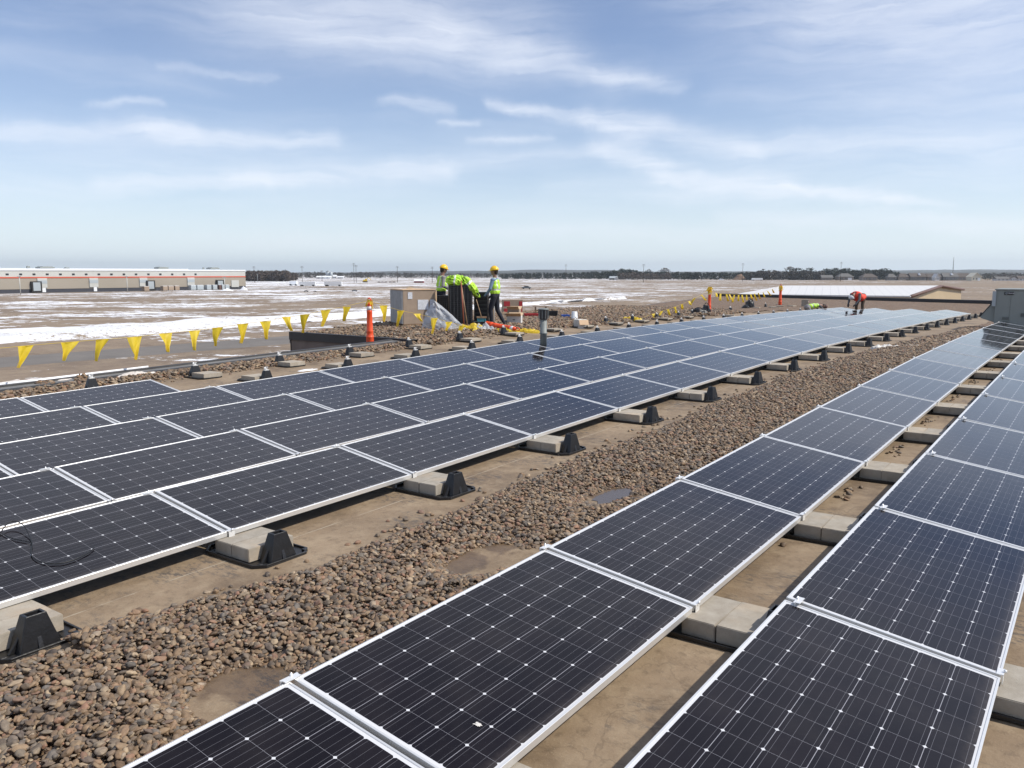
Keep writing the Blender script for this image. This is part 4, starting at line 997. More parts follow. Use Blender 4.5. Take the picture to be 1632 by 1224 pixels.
b = MB(); b.box((0, 0, 24*mp), (4*mp, .5, 47*mp), M['greyedge']); b.box((0, -.26, 24*mp), (2.5*mp, .02, 45*mp), M['cardlight']); o = b.build('pallet_board'); o.location = P+Vector((0, .2, 0)); o.rotation_euler = (0, 0, YAW); tag(o, 'pale upright pallet leaning at the right side of the tray stacks', 'pallet')
# vests draped on the tall stack
P, mp = base_at(735, 521); top = 65*mp
def cloth(px0, px1, seed, drop, label, mat, lift, ydepth=.7, tiltx=0):
    V = []; F = []; n, m_ = 30, 20; th = 38*mp
    for i in range(n):
        s_ = i/(n-1); X_ = px0+(px1-px0)*s_
        for j in range(m_):
            q = j/(m_-1); w_ = noise.noise(Vector((s_*5+seed, q*4, seed)))*.075+noise.noise(Vector((s_*11, q*9+seed, 1)))*.03
            over = max(0, X_-th/2-.01); z = top+lift+.05+w_+.07*math.sin(s_*math.pi); x = X_
            if over > 0: x = th/2+.05+over*.42+w_*.5; z = top+lift*.7-over*drop+w_*.3
            y = -.10+(ydepth)*q
            if q < .28 : z -= (.28-q)*.55*(1+.4*math.sin(s_*9+seed)); y = -.09+w_*.6
            V.append((x, y, z))
    for i in range(n-1):
        for j in range(m_-1): F.append((i*m_+j, i*m_+j+1, (i+1)*m_+j+1, (i+1)*m_+j))
    o = link('safety_vest', mkmesh('safety_vest', V, F, [mat], smooth=True)); o.location = P; o.rotation_euler = (0, 0, YAW+.12)
    md_ = o.modifiers.new('thick', 'SOLIDIFY'); md_.thickness = .03
    return tag(o, label, 'vest')
def vestlump(c, rad, tilt, seed, label):
    bm = bmesh.new(); bmesh.ops.create_icosphere(bm, subdivisions=5, radius=1); Mt = Matrix.Rotation(R(tilt), 3, 'Y')
    for v__ in bm.verts:
        q = v__.co.copy(); k = 1+.22*noise.noise(q*1.5+Vector((seed, 0, 0)))+.16*(1-abs(noise.noise(q*2.6+Vector((0, seed, 0))))*3)+.05*(1-abs(noise.noise(q*6+Vector((0, seed, 3))))*3)
        q = Vector((q.x*rad[0], q.y*rad[1], q.z*rad[2]))*k; v__.co = Vector(c)+Mt@q
    me = bpy.data.meshes.new('safety_vest'); bm.to_mesh(me); bm.free(); me.materials.append(M['lime']); me.materials.append(M['silver']); me.materials.append(M['rubber']); me.polygons.foreach_set('use_smooth', [True]*len(me.polygons))
    for f in me.polygons:
        w_ = (Mt.inverted()@(f.center-Vector(c))); n_ = noise.noise(Vector((w_.x*3, w_.y*3, seed)))*.06
        if abs(w_.x+.25*rad[0]+n_) < .028: f.material_index = 1
        if abs(w_.y+rad[1]*.55+n_*.6) < .014: f.material_index = 2
    o = link('safety_vest', me); o.location = P; o.rotation_euler = (0, 0, YAW+.12); tag(o, label, 'vest')
vestlump((-.13, .32, top+.14), (.30, .34, .17), 6, 3, 'lime safety vest bunched on top of the tallest tray stack')
vestlump((.30, .22, top-.02), (.36, .24, .13), 52, 8, 'lime safety vest hanging down the right side of the tallest stack')
# plastic sheet slumped against the stacks
def sheet():
    pts = [(690,481),(676,505),(672,527),(745,531),(735,522),(720,505),(705,490)]
    A_, B_ = gnd(672, 528), gnd(748, 530)
    V = []; F = []; n, m_ = 26, 16
    L_ = [(690,480),(683,488),(677,500),(673,515),(671,528)]; Rr = [(691,480),(703,489),(718,501),(733,515),(750,530)]
    ip = lambda C, s_: (float(np.interp(s_, np.linspace(0,1,len(C)), [c[0] for c in C])), float(np.interp(s_, np.linspace(0,1,len(C)), [c[1] for c in C])))
    for i in range(n):
        s_ = i/(n-1); a = ip(L_, s_); c = ip(Rr, s_)
        for j in range(m_):
            q = j/(m_-1); p_ = onplane(a[0]+(c[0]-a[0])*q, a[1]+(c[1]-a[1])*q, A_, B_)
            back = (1-s_)*.45+.10*noise.noise(Vector((s_*5, q*5, 2)))+.05*noise.noise(Vector((s_*14, q*14, 2)))+.12*math.sin(q*math.pi)*-1
            V.append(p_+Vector((-Rv.y, Rv.x, 0))*back)
    for i in range(n-1):
        for j in range(m_-1): F.append((i*m_+j, i*m_+j+1, (i+1)*m_+j+1, (i+1)*m_+j))
    tag(link('plastic_sheet', mkmesh('plastic_sheet', V, F, [M['plastic']], smooth=True)), 'large translucent plastic sheet slumped against the black tray stacks', 'plastic film')
sheet()
# brooms
def broom(p0, p1, label, mat, head=True, r=.014):
    r_ = empty('broom', p1); off = Matrix.Translation(-p1)
    b = MB(); b.tube([p0, p1.lerp(p0, .12) if head else p1], r, mat, 7); o = b.build('handle', r_); o.matrix_parent_inverse = off
    if head:
        d_ = (p0-p1).normalized(); Mx = Matrix.Translation(p1+d_*.12) @ Matrix.Rotation(YAW, 4, 'Z')
        b = MB(); b.box((0,0,0), (.30,.07,.05), M['wood'], M=None)
        for v__ in b.v: v__.xyz = Mx @ v__
        o = b.build('head', r_); o.matrix_parent_inverse = off
        b = MB(); b.prism([(-.14,-.03),(.14,-.03),(.14,.03),(-.14,.03)], -.13, -.025, M['bristle'], [(-.13,-.025),(.13,-.025),(.13,.025),(-.13,.025)])
        for v__ in b.v: v__.xyz = Mx @ v__
        o = b.build('bristles', r_); o.matrix_parent_inverse = off
    return tag(r_, label, 'broom', 'long handled tools leaning on the stacks')
A_, B_ = gnd(700, 527), gnd(790, 524)
broom(onplane(734.5, 448, A_, B_)+Vector((-Rv.y, Rv.x, 0))*.10, onplane(740, 528, A_, B_), 'red brown handled tool leaning upright on the tallest stack, the left one', M['broomwood'], False, .02)
broom(onplane(735.5, 458, A_, B_)+Vector((-Rv.y, Rv.x, 0))*.10, onplane(746, 527, A_, B_), 'pale brown handled tool leaning aslant on the tallest stack, the right one', M['wood'], False, .02)
broom(onplane(758, 478, A_, B_)+Vector((-Rv.y, Rv.x, 0))*.45, onplane(769, 512, A_, B_)+Vector((-Rv.y, Rv.x, 0))*.15, 'short broom with blue green bristles standing in a black tray', M['wood'], True)
# cartons to the right of the workers
def carton(px, py, wpx, hpx, dep, label, body='card', flaps=0, rot=0, red=False, back=0, flapm='cardlight', zoff=0, mark=False):
    P, mp = base_at(px, py); P = P+Vector((-Rv.y, Rv.x, 0))*back+Vector((0, 0, zoff)); r_ = empty('carton', P, YAW+rot); w, h = wpx*mp, hpx*mp
    b = MB(); b.box((0, dep/2, h/2), (w, dep, h), M[body]); b.build('box_body', r_, bevel=.008)
    if red:
        b = MB(); b.box((-w*.28, -.004, h*.5), (w*.3, .008, h*.62), M['redprint']); b.box((w*.40, -.004, h*.5), (w*.16, .008, h*.62), M['redprint']); b.build('printed_panel', r_)
    if mark:
        b = MB(); b.box((0, -.004, h*.62), (w*.16, .006, h*.1), M['badge']); b.build('hand_hole', r_)
    if flaps:
        for s_, ang in ((-1, flaps), (1, flaps*.8)):
            b = MB(); b.box((0, -dep*.26, 0), (w, dep*.52, .008), M[flapm]); Mx = Matrix.Translation((0, 0 if s_ < 0 else dep, h)) @ Matrix.Rotation(0 if s_ < 0 else math.pi, 4, 'Z') @ Matrix.Rotation(-R(ang), 4, 'X')
            for v__ in b.v: v__.xyz = Mx @ v__
            b.build('flap', r_)
    return tag(r_, label, 'box')
carton(817, 503, 33, 12, .5, 'lower red printed carton on the gravel right of the worker', red=True, rot=.1, back=.9)
carton(817, 503, 33, 13, .5, 'upper red printed carton stacked on its twin right of the worker', red=True, rot=.06, back=.9, zoff=.265)
carton(818, 506, 19, 10, .4, 'open brown carton with raised flaps in front of the red cartons', flaps=35, rot=-.2, back=.3, zoff=.05)
carton(819, 519, 23, 15, .42, 'white carton with a hand hole and open flaps below the brown carton', body='cardwhite', flaps=28, rot=-.12, mark=True)
carton(930, 524, 15, 14, .34, 'white carton with a raised cardboard flap beside the outer bare trays', body='cardwhite', flaps=-58, rot=.15)
carton(919, 522, 10, 13, .3, 'narrow grey carton touching the white bucket', body='cardwhite', flaps=0, rot=-.3)
P, mp = base_at(805, 521); b = MB(); b.box((0, .2, .02), (.95, .4, .03), M['wood']); o = b.build('plank'); o.location = P; o.rotation_euler = (0, 0, YAW); tag(o, 'thin pale board lying on the gravel by the white carton', 'board')
P, mp = base_at(915.5, 511); r_ = empty('bucket', P); tag(r_, 'white plastic bucket turned upside down on the gravel', 'bucket')
b = MB(); b.lathe([(5.6*mp, 0), (5.6*mp, .03), (5.3*mp, .035), (4.4*mp, 14*mp), (3.9*mp, 14.4*mp)], M['bucket'], 24); b.build('pail', r_)
b = MB(); b.tube([Vector((5.5*mp*math.cos(a), -5.5*mp*abs(math.sin(a))*.6-.02, .06+.12*math.sin(a))) for a in np.linspace(0, math.pi, 10)], .005, M['alu'], 6); b.build('handle', r_)
def crate(px, py, wpx, hpx, label, mat, rot=0, back=0, ribs=6, zoff=0):
    P, mp = base_at(px, py); P = P+Vector((-Rv.y, Rv.x, 0))*back+Vector((0, 0, zoff)); r_ = empty('plastic_crate', P, YAW+rot); w, h, d_ = wpx*mp, hpx*mp, .38
    b = MB(); t_ = .02
    b.box((0, d_/2, .01), (w, d_, .02), mat); b.box((0, t_/2, h/2), (w, t_, h), mat); b.box((0, d_-t_/2, h/2), (w, t_, h), mat)
    b.box((-w/2+t_/2, d_/2, h/2+.002), (t_, d_-2*t_-.002, h), mat); b.box((w/2-t_/2, d_/2, h/2+.002), (t_, d_-2*t_-.002, h), mat); b.build('bin', r_)
    b = MB(); b.box((0, -.008, h-.02), (w+.03, .02, .03), mat)
    for i in range(ribs): b.box((-w/2+w*(i+.5)/ribs, -.006, h/2-.01), (.015, .014, h-.03), mat)
    b.build('rim', r_); return tag(r_, label, 'plastic crate')
crate(902, 509, 12, 7, 'bright blue plastic crate left of the white bucket', M['blue'], .05)
crate(893, 512, 22, 4, 'dark blue shallow crate under the blue one', M['navy'], .0, -.1)
crate(880, 508, 17, 12, 'black plastic crate behind the vent pipe', M['black'], -.1, .1)
crate(848, 509, 22, 8, 'dark crate on the gravel left of the vent pipe', M['redprint'], .1, .5)
P, mp = base_at(848, 504); b = MB(); b.box((0, .3, .35), (26*mp, .5, .02), M['card']); b.box((-.2, .3, .17), (.05, .45, .34), M['wood']); b.box((.2, .3, .17), (.05, .45, .34), M['wood']); o = b.build('board'); o.location = P+Vector((0, .6, 0)); o.rotation_euler = (0, 0, YAW); tag(o, 'pale board resting on two battens right of the red cartons', 'board')
P, mp = base_at(893, 520); b = MB()
for i in range(5): b.box((-.35+i*.17, .02*i, .02), (.12, .5, .03), M['wood'])
b.box((0, .0, .05), (.9, .08, .025), M['wood']); b.box((0, .3, .05), (.9, .08, .025), M['wood']); o = b.build('wooden_pallet'); o.location = P; o.rotation_euler = (0, 0, YAW+.1); tag(o, 'flat weathered wooden pallet lying on gravel behind the bare trays', 'pallet')
# bags
def bag(px, py, rx, h, label, seed):
    P, mp = base_at(px, py); bm = bmesh.new(); bmesh.ops.create_icosphere(bm, subdivisions=4, radius=1)
    for v__ in bm.verts:
        n_ = noise.noise(v__.co*1.6+Vector((seed, 0, 0)))*.28+noise.noise(v__.co*4+Vector((seed, 2, 0)))*.09
        v__.co = v__.co*(1+n_); v__.co = Vector((v__.co.x*rx, v__.co.y*.22, max(-.5, v__.co.z)*h*.62+h*.35))
    me = bpy.data.meshes.new('bag'); bm.to_mesh(me); bm.free(); me.materials.append(M['black']); me.polygons.foreach_set('use_smooth', [True]*len(me.polygons))
    r_ = empty('black_bag', P, YAW); link('bag_body', me, r_)
    b = MB(); b.tube([Vector((rx*.5*math.cos(a), -.05, h*.8+h*.35*math.sin(a))) for a in np.linspace(0, math.pi, 9)], .018, M['black'], 6); b.build('strap', r_)
    return tag(r_, label, 'bag')
bag(1113, 501, .36, .26, 'slumped black bag at the foot of the middle orange post', 1)
bag(1125, 500, .18, .42, 'upright black bag touching the middle orange post', 2)
bag(1195, 491, .26, .50, 'black backpack standing on gravel between the far posts', 3)
bag(1188, 492, .2, .2, 'small black pouch beside the black backpack', 4)
# loose pavers and trays around the far posts
for i, (px, py, sx, label) in enumerate([(1150, 498, 1, 'loose grey slab right of the middle orange post'), (1163, 505, 1, 'darker thick slab among the far bare trays'), (1205, 492, 1, 'loose grey slab right of the black backpack'), (1232, 491, 1, 'grey slab just left of the farthest orange post'), (1262, 489, 1, 'grey slab pile base right of the farthest post'), (1243, 489.5, 1, 'grey slab under the farthest orange post')]):
    P = gnd(px, py); o = link('concrete_paver', PVS[i % 2]); o.location = P+Vector((0, 0, .044)); o.rotation_euler = (0, 0, random.uniform(0, 1.5)); tag(o, label, 'paver')
for i in range(5):
    P = gnd(1265, 489); o = link('concrete_paver', PVS[i % 2]); o.location = P+Vector((.5, .5, .044+.087*i)); o.rotation_euler = (0, 0, .3+random.gauss(0, .04)); tag(o, 'grey slab in the neat pile behind the farthest post, %s from its bottom' % ['lowest, first', 'second', 'third', 'fourth', 'topmost, fifth'][i], 'paver', 'piled grey slabs')
for i, (px, py, label) in enumerate([(1164, 497, 'lone bare black tray right of the middle orange post'), (1220, 490, 'lone bare black tray left of the farthest orange post'), (1103, 503, 'bare black tray beside the slumped black bag')]):
    P = gnd(px, py); tag(place('northcap', None, P.x, P.y, R(20*i-15)), label, 'ballast tray', TG)
# pebbled debris rake on the far deck
P = gnd(630, 523)
heap('stone_heap', M['bed'], 72, 618, .22, .22, .12, 'small heap of brown stones swept against the left parapet', 'stone heap', 11)
heap('stone_heap', M['bed'], 134, 613, .20, .25, .17, 'taller heap of stones beside the outermost bare tray', 'stone heap', 12)
# ------------------------------------------------------------------ distance : helpers
def gx(px, py, z=GRZ): return flat(px, py, z)
def dep(P): return Vector((P[0], P[1], 0)).dot(Vector((Fv.x, Fv.y, 0)).normalized())
M['offwhite'] = base_mat('off_white_cladding', (.50,.50,.47), .7, 0, 0, 1, .04, .05)
M['tanclad'] = base_mat('tan_cladding', (.33,.29,.235), .8, 0, 0, 1, .05, .05)
M['stripe'] = base_mat('orange_stripe', (.55,.10,.05), .6)
M['plinth'] = base_mat('dark_blue_plinth', (.05,.052,.065), .8)
M['whiteroof'] = base_mat('snowy_white_roof', (.78,.80,.82), .6)
M['asph'] = base_mat('dark_yard_asphalt', (.07,.07,.072), .9, 0, 0, 1, .2, .05)
M['glassdark'] = base_mat('dark_window', (.02,.024,.03), .15)
M['tyre'] = base_mat('tyre', (.02,.02,.02), .8)
M['gabletan'] = base_mat('tan_metal_siding', (.42,.325,.20), .6, 0, 0, 1, .04, .3)
M['trimbrown'] = base_mat('brown_trim', (.12,.06,.045), .6)
def corrug():
    m = bpy.data.materials.new('white_standing_seam_roof'); m.use_nodes = True; t = NT(m.node_tree); b = t.n['Principled BSDF']
    P = t.add('ShaderNodeNewGeometry').outputs['Position']; Q = t.mapping(P, (1,1,1), rot=(0,0,R(-15)))
    s = t.add('ShaderNodeSeparateXYZ', {0: Q}); f = t.m('ABSOLUTE', t.m('SUBTRACT', t.m('FRACT', t.m('MULTIPLY', s.outputs[0], .9)), .5))
    c = t.mix(t.m('MULTIPLY', t.m('LESS_THAN', f, .06), .35), c4(.60,.60,.60), c4(.42,.43,.45))
    c = t.mix(t.m('MULTIPLY', t.noise(P, .25, 4), .15), c, c4(.66,.66,.66))
    t.put(b.inputs['Base Color'], c); b.inputs['Roughness'].default_value = .75; return m
M['seam'] = corrug()
# ---- warehouse
WA, WB = gx(-120, 470), gx(392, 460.4)
wd = (WB-WA).normalized(); WA = WB-wd*330; wn_ = Vector((wd.y, -wd.x, 0))
if wn_.dot(Vector((1, 0, 0))) < 0: wn_ = -wn_
Cc = lambda P: Vector((P.x, P.y, 0))
wh = empty('warehouse', ((WA+WB)/2).to_tuple()); tag(wh, 'long off white and tan warehouse with an orange stripe and dock doors', 'warehouse')
whoff = Matrix.Translation(-((WA+WB)/2))
def whc(b, name, mat=None):
    o = b.build(name, wh); o.matrix_parent_inverse = whoff; return o
def rect(b, p0, p1, z0, z1, out, mat, depth=.3):
    """a slab on the warehouse face between two points on its line"""
    a, c = Cc(p0), Cc(p1); vs = []
    for q in (out, out-depth):
        for P_, z in ((a, z0), (c, z0), (c, z1), (a, z1)): vs.append(P_+wn_*q+Vector((0, 0, z)))
    b.add(vs, [(0,1,2,3), (7,6,5,4), (0,4,5,1), (1,5,6,2), (2,6,7,3), (3,7,4,0)], mat)
zt = 3.55
def zat(px, py): P = onplane(px, py, Cc(WA), Cc(WB)); return P.z
def xat(px): return onplane(px, 445, Cc(WA), Cc(WB))
b = MB(); rect(b, WA, WB, .42, zt-.6, 0, M['offwhite'], 90); whc(b, 'upper_wall')
b = MB(); rect(b, WA, WB, GRZ+1.5, .42, 0, M['tanclad'], 90); whc(b, 'lower_wall')
b = MB(); rect(b, WA, WB, GRZ, GRZ+1.5, -.15, M['plinth'], 89.7); whc(b, 'plinth')
b = MB(); rect(b, WA, WB, zt-.6, zt, .25, M['whiteroof'], 90.5)
rd_ = [Cc(WA)+wn_*.2+Vector((0,0,zt)), Cc(WB)-wd*40+wn_*.2+Vector((0,0,zt)), Cc(WB)-wd*2-wn_*45+Vector((0,0,zt+.6)), Cc(WA)-wn_*45+Vector((0,0,zt+.6))]
b.add([*rd_, *[v+Vector((0,0,-.4)) for v in rd_]], [(0,1,2,3), (7,6,5,4), (0,4,5,1), (1,5,6,2), (2,6,7,3), (3,7,4,0)], M['whiteroof']); whc(b, 'roof')
b = MB(); rect(b, WA, WB, -.12, .42, .12, M['stripe'], .2); whc(b, 'stripe')
for x in [12,33.5,54.7,75.8,96.8,117.5,137.8,158,178,197.9,217.2,237,256,274.8,293.7,312]:
    b = MB(); P = xat(x); rect(b, P-wd*.55, P+wd*.55, zat(x, 438.5), zat(x, 435.8), .1, M['glassdark'], .2); whc(b, 'window')
for x in (56, 238.3, 349):
    P = xat(x); b = MB(); rect(b, P-wd*3.4*.6, P+wd*3.4*.6, GRZ+.2, GRZ+4.6, 1.0, M['tyre'], 1.1); o = whc(b, 'dock_door')
    b = MB(); rect(b, P-wd*1.4, P+wd*1.4, GRZ+.8, GRZ+4.2, 1.1, M['rtulight'], .2); q = b.build('door_panel', o)
for x in (66.5, 148.7, 228, 303.7):
    P = xat(x); b = MB(); rect(b, P-wd*1.9, P+wd*1.9, GRZ+2.0, -.12, .35, M['offwhite'], .4); rect(b, P-wd*.2, P+wd*1.2, GRZ+.2, GRZ+2.0, .3, M['whiteroof'], .3); o = whc(b, 'stair_bay')
    b = MB(); rect(b, P-wd*1.9, P+wd*1.9, -2.3, -1.0, .42, M['rtulight'], .1); b.build('louvre', o)
P = xat(374); b = MB(); rect(b, P-wd*2.2, P+wd*2.2, GRZ+1.0, GRZ+4.4, .3, M['offwhite'], .3); whc(b, 'roller_door')
for i, (x, w, h) in enumerate([(96.5, 3.0, 1.0), (69.5, .6, 1.2), (282, 2.6, 1.2), (364, 2.6, 1.1), (131, 1.0, .4), (349, .4, 1.2)]):
    P = xat(x)-wn_*12; b = MB(); h *= .6; b.box((P.x, P.y, zt+.35+h/2), (w*2, w*1.4, h), M['rtu'], rot=math.atan2(wd.y, wd.x)); b.box((P.x, P.y, zt+.35+h+.1), (w*1.4, w*1.4, .2), M['rtu'], rot=math.atan2(wd.y, wd.x)); whc(b, 'roof_unit')
# yard strip and stored crates in front
b = MB()
yl = link('yard', mkmesh('yard', [Cc(WA)+wn_*0+Vector((0,0,GRZ+.02)), Cc(WB)+wd*60+Vector((0,0,GRZ+.02)), Cc(WB)+wd*60+wn_*9+Vector((0,0,GRZ+.02)), Cc(WA)+wn_*9+Vector((0,0,GRZ+.02))], [(0,1,2,3)], [M['road']])); tag(yl, kind='structure')
def yardbox(x0, x1, h, mat, label, i):
    P0, P1 = xat(x0), xat(x1); c = (Cc(P0)+Cc(P1))/2+wn_*6; w = (P1-P0).length*.92
    r_ = empty('storage_crate', (c.x, c.y, GRZ), math.atan2(wd.y, wd.x)); b = MB(); b.box((0, 0, .15+h/2), (w, 2.2, h), mat); b.box((0, 0, .15+h+.06), (w*.9, 2.0, .12), M['whiteroof']); b.build('crate_body', r_)
    b = MB()
    for k in (-.4, 0, .4): b.box((k*w, 0, .07), (.2, 2.2, .15), M['wood'])
    b.build('skids', r_); tag(r_, label, 'crate', 'crates stored outside the warehouse')
bc = ['leftmost tan crate at the warehouse foot, left of its middle dock', 'tan crate just right of the middle dock door', 'second tan crate right of the middle dock door', 'third tan crate right of the middle dock door']
for i, (a, c) in enumerate([(214.7,223), (244.7,252.5), (253.3,262.3), (264,271.3)]): yardbox(a, c, 1.9, M['card'], bc[i], i)
gl_ = ['first', 'second', 'third', 'fourth', 'fifth', 'sixth', 'seventh']
for i, (a, c) in enumerate([(289,298), (299,310), (314.6,322), (324.5,331.5), (334.5,338), (339,343.5), (344.5,351)]): yardbox(a, c, 2.1, M['rtulight'] if i not in (4,) else M['trimbrown'], '%s from left of the grey crates stored at the warehouse right end' % gl_[i], i)
for i, (x, y0, y1, lab) in enumerate([(33, 441, 470, 'thin pale light pole nearest the left edge, before the warehouse'), (203.5, 441, 466, 'thin pale light pole before the middle of the warehouse'), (358.5, 442, 463, 'thin pale light pole near the right end of the warehouse')]):
    P = gx(x, y1); r_ = empty('light_pole', P); b = MB(); b.tube([(0,0,0), (0,0,(y1-y0)*dep(P)/FPX)], .16, M['offwhite'], 8); b.build('pole', r_)
    b = MB(); hh = (y1-y0)*dep(P)/FPX; b.box((0,0,hh), (1.6,.4,.2), M['offwhite'], rot=YAW); b.build('lamp_head', r_); tag(r_, lab, 'light pole')
def pile(name, px0, px1, pyb, pyt, mat, label, cat, seed):
    A_ = gx(px0, pyb); B_ = gx(px1, pyb); c = (A_+B_)/2; w = (B_-A_).length/2; h = (pyb-pyt)*dep(c)/FPX; V = []; F = []; n = 24
    for i in range(n):
        for j in range(n):
            x, y = i/(n-1)*2-1, j/(n-1)*2-1; q = max(0, 1-math.hypot(x, y)); V.append(c+Rv*x*w+Vector((-Rv.y, Rv.x, 0))*y*w*.5+Vector((0, 0, q**.8*h*1.15*(1+.6*noise.noise(Vector((x*2.5+seed, y*3, seed))))-.05)))
    for i in range(n-1):
        for j in range(n-1): F.append((i*n+j, i*n+j+1, (i+1)*n+j+1, (i+1)*n+j))
    tag(link(name, mkmesh(name, V, F, [mat], smooth=True)), label, cat)
pile('snow_pile', 352, 372, 463.5, 459.5, M['snow'], 'heap of ploughed snow before the warehouse roller door', 'snow pile', 1)
pile('snow_pile', 382, 395, 462.5, 457.5, M['snow'], 'small snow heap at the warehouse right corner', 'snow pile', 2)
pile('dirt_mound', 1167, 1191, 446, 437.8, base_mat('bare_earth', (.20,.13,.09), .95, 0, .3, 1, .2, .3), 'brown earth mound before the dark tree line', 'earth mound', 3)
pile('snow_pile', 1145, 1154, 446, 443, M['snow'], 'small pale snow heap left of the brown earth mound', 'snow pile', 4)
pile('dirt_mound', 640, 668, 462, 458.2, base_mat('straw_earth', (.36,.26,.16), .95, 0, .3, 1, .2, .3), 'straw coloured mound on the snow behind the panel crate', 'earth mound', 5)
# ---- white metal building beyond the far parapet
def cd(px, py, d_): return atdist(px, py, d_)
NL, NR, RRg, RLf, FR_ = cd(1175, 469, 117), cd(1452, 472.8, 107.5), cd(1500, 455, 129), cd(1250, 455, 131), cd(1536, 461.3, 152)
NL.z = NR.z = -1.0; FR_.z = -1.0; FL_ = FR_+(RLf-RRg)
mb_ = empty('metal_building', ((NR+FR_)/2).to_tuple()); tag(mb_, 'low metal building with a white seamed roof and tan gable end', 'building')
mo = Matrix.Translation(-((NR+FR_)/2))
def mch(b, name): o = b.build(name, mb_); o.matrix_parent_inverse = mo; return o
dn = Vector((0, 0, -.18)); ov = (NR-RRg).normalized()*.5
b = MB()
for q in ([NL+ov, NR+ov, RRg, RLf], [RLf, RRg, FR_-ov, FL_-ov]): b.add([*q, *[v+dn for v in q]], [(0,1,2,3), (7,6,5,4), (0,4,5,1), (1,5,6,2), (2,6,7,3), (3,7,4,0)], M['seam'])
mch(b, 'roof')
g0 = lambda P: Vector((P.x, P.y, GRZ))
ins_ = (RLf-RRg).normalized()*.4; z_ = Vector((0, 0, -.2))
b = MB(); b.add([g0(NR+ins_), g0(FR_+ins_), FR_+ins_+z_, RRg+ins_+z_, NR+ins_+z_], [(0,1,2,3,4)], M['gabletan']); b.add([g0(NL+ins_), g0(NR+ins_), NR+ins_+z_, NL+ins_+z_], [(0,1,2,3)], M['gabletan'])
b.add([g0(FR_+ins_), g0(FL_), FL_+z_, FR_+ins_+z_], [(0,1,2,3)], M['gabletan']); b.add([g0(NL-ins_), g0(FL_-ins_), FL_-ins_+z_, RLf-ins_+z_, NL-ins_+z_], [(0,1,2,3,4)], M['gabletan']); mch(b, 'wall')
b = MB(); b.tube([NR+Vector((0,0,-.1)), RRg+Vector((0,0,-.1))], .22, M['trimbrown'], 6); b.tube([RRg+Vector((0,0,-.1)), FR_+Vector((0,0,-.1))], .22, M['trimbrown'], 6); mch(b, 'gable_trim')
# ---- vegetation
def leafmat(name, a, c_, sc_=.12):
    m = bpy.data.materials.new(name); m.use_nodes = True; t = NT(m.node_tree); b = t.n['Principled BSDF']
    P = t.add('ShaderNodeNewGeometry').outputs['Position']; t.put(b.inputs['Base Color'], t.ramp(t.noise(P, sc_, 5, .7), [(.35, c4(*a)), (.65, c4(*c_))])); b.inputs['Roughness'].default_value = .9; return m
M['pine'] = leafmat('pine_foliage', (.016,.024,.018), (.032,.042,.028)); M['bare'] = leafmat('bare_twigs', (.075,.058,.048), (.125,.098,.08)); M['mixed'] = leafmat('mixed_woodland', (.03,.034,.028), (.075,.062,.05), .05)
M['bark'] = base_mat('bark', (.06,.045,.035), .9)
M['hillwood'] = leafmat('wooded_hillside', (.03,.038,.03), (.06,.058,.045), .006)
def crown(V, F, c, w, h, n, kind, s_=1.0):
    for _ in range(n):
        if kind == 'pine': tt = random.random()**.8; rr_ = w*(1-tt)*.62+w*.05
        elif kind == 'bare': tt = random.random(); rr_ = w*.5*math.sin(math.pi*min(1, .12+tt*.88))**.6
        else: tt = random.random(); rr_ = w*.55*math.sin(math.pi*min(.97, .15+tt*.8))**.5
        a = random.random()*6.283; r_ = rr_*math.sqrt(random.random()); z = h*(.08+.92*tt)
        p = Vector((c.x+r_*math.cos(a), c.y+r_*math.sin(a), c.z+z)); k = s_*(h*.085 if kind != 'bare' else h*.045); o = len(V)
        for q in range(3): V.append(p+Vector((random.gauss(0, 1), random.gauss(0, 1), random.gauss(0, .7)))*k*(1 if kind != 'bare' else 1.3))
        F.append((o, o+1, o+2))
def belt(px0, px1, pyb, top, n, kind, mat, label, deep=60, wr=1.0, leaf=55):
    """a strip of woodland: base line at image row pyb, tops given as [(px, row), ...]"""
    V = []; F = []
    for _ in range(n):
        px = px0+(px1-px0)*random.random(); P = gx(px, pyb); q = random.random()**1.3*deep; P = P+Vector((P.x, P.y, 0)).normalized()*q
        d_ = dep(P); ty = float(np.interp(px, [a[0] for a in top], [a[1] for a in top])); h = (CH-GRZ)+(435.3-ty)/FPX*d_; h *= random.uniform(.72, 1.03)
        crown(V, F, P, h*random.uniform(.5, .8)*wr, h, leaf, kind, 1.25)
    return tag(link('woodland', mkmesh('woodland', V, F, [mat])), label, kind='stuff')
belt(393, 462, 448.5, [(393,432), (455,431.5), (462,433)], 130, 'bare', M['bare'], 'bare brown wood right behind the warehouse', 40, 1.1, 150)
belt(450, 475, 447, [(450,433), (475,436)], 40, 'bare', M['bare'], 'bare wood', 40, 1.0, 120)
belt(393, 830, 443.2, [(393,433.5), (560,434), (640,434.5), (700,435), (830,436)], 420, 'round', M['mixed'], 'distant mixed wood along the left horizon', 250, 1.3, 40)
belt(700, 700+8, 446, [(700,438)], 6, 'bare', M['bare'], 'bare', 20)
belt(800, 985, 445.2, [(800,437), (830,435.2), (900,435), (960,433.2), (985,431.5)], 210, 'pine', M['pine'], 'dark pine belt in the middle distance', 60, 1.1)
belt(980, 1075, 445.6, [(980,431), (1008,430.5), (1020,433), (1050,433.5), (1075,434)], 110, 'pine', M['pine'], 'dark pine belt in the middle distance', 50, 1.1)
belt(985, 1068, 446, [(985,434), (1010,434), (1068,434)], 40, 'bare', M['bare'], 'bare trees before the pines', 20, 1.2, 110)
belt(1070, 1200, 446, [(1070,434), (1120,434.5), (1200,434.5)], 150, 'pine', M['pine'], 'dark pine belt in the middle distance', 50, 1.1)
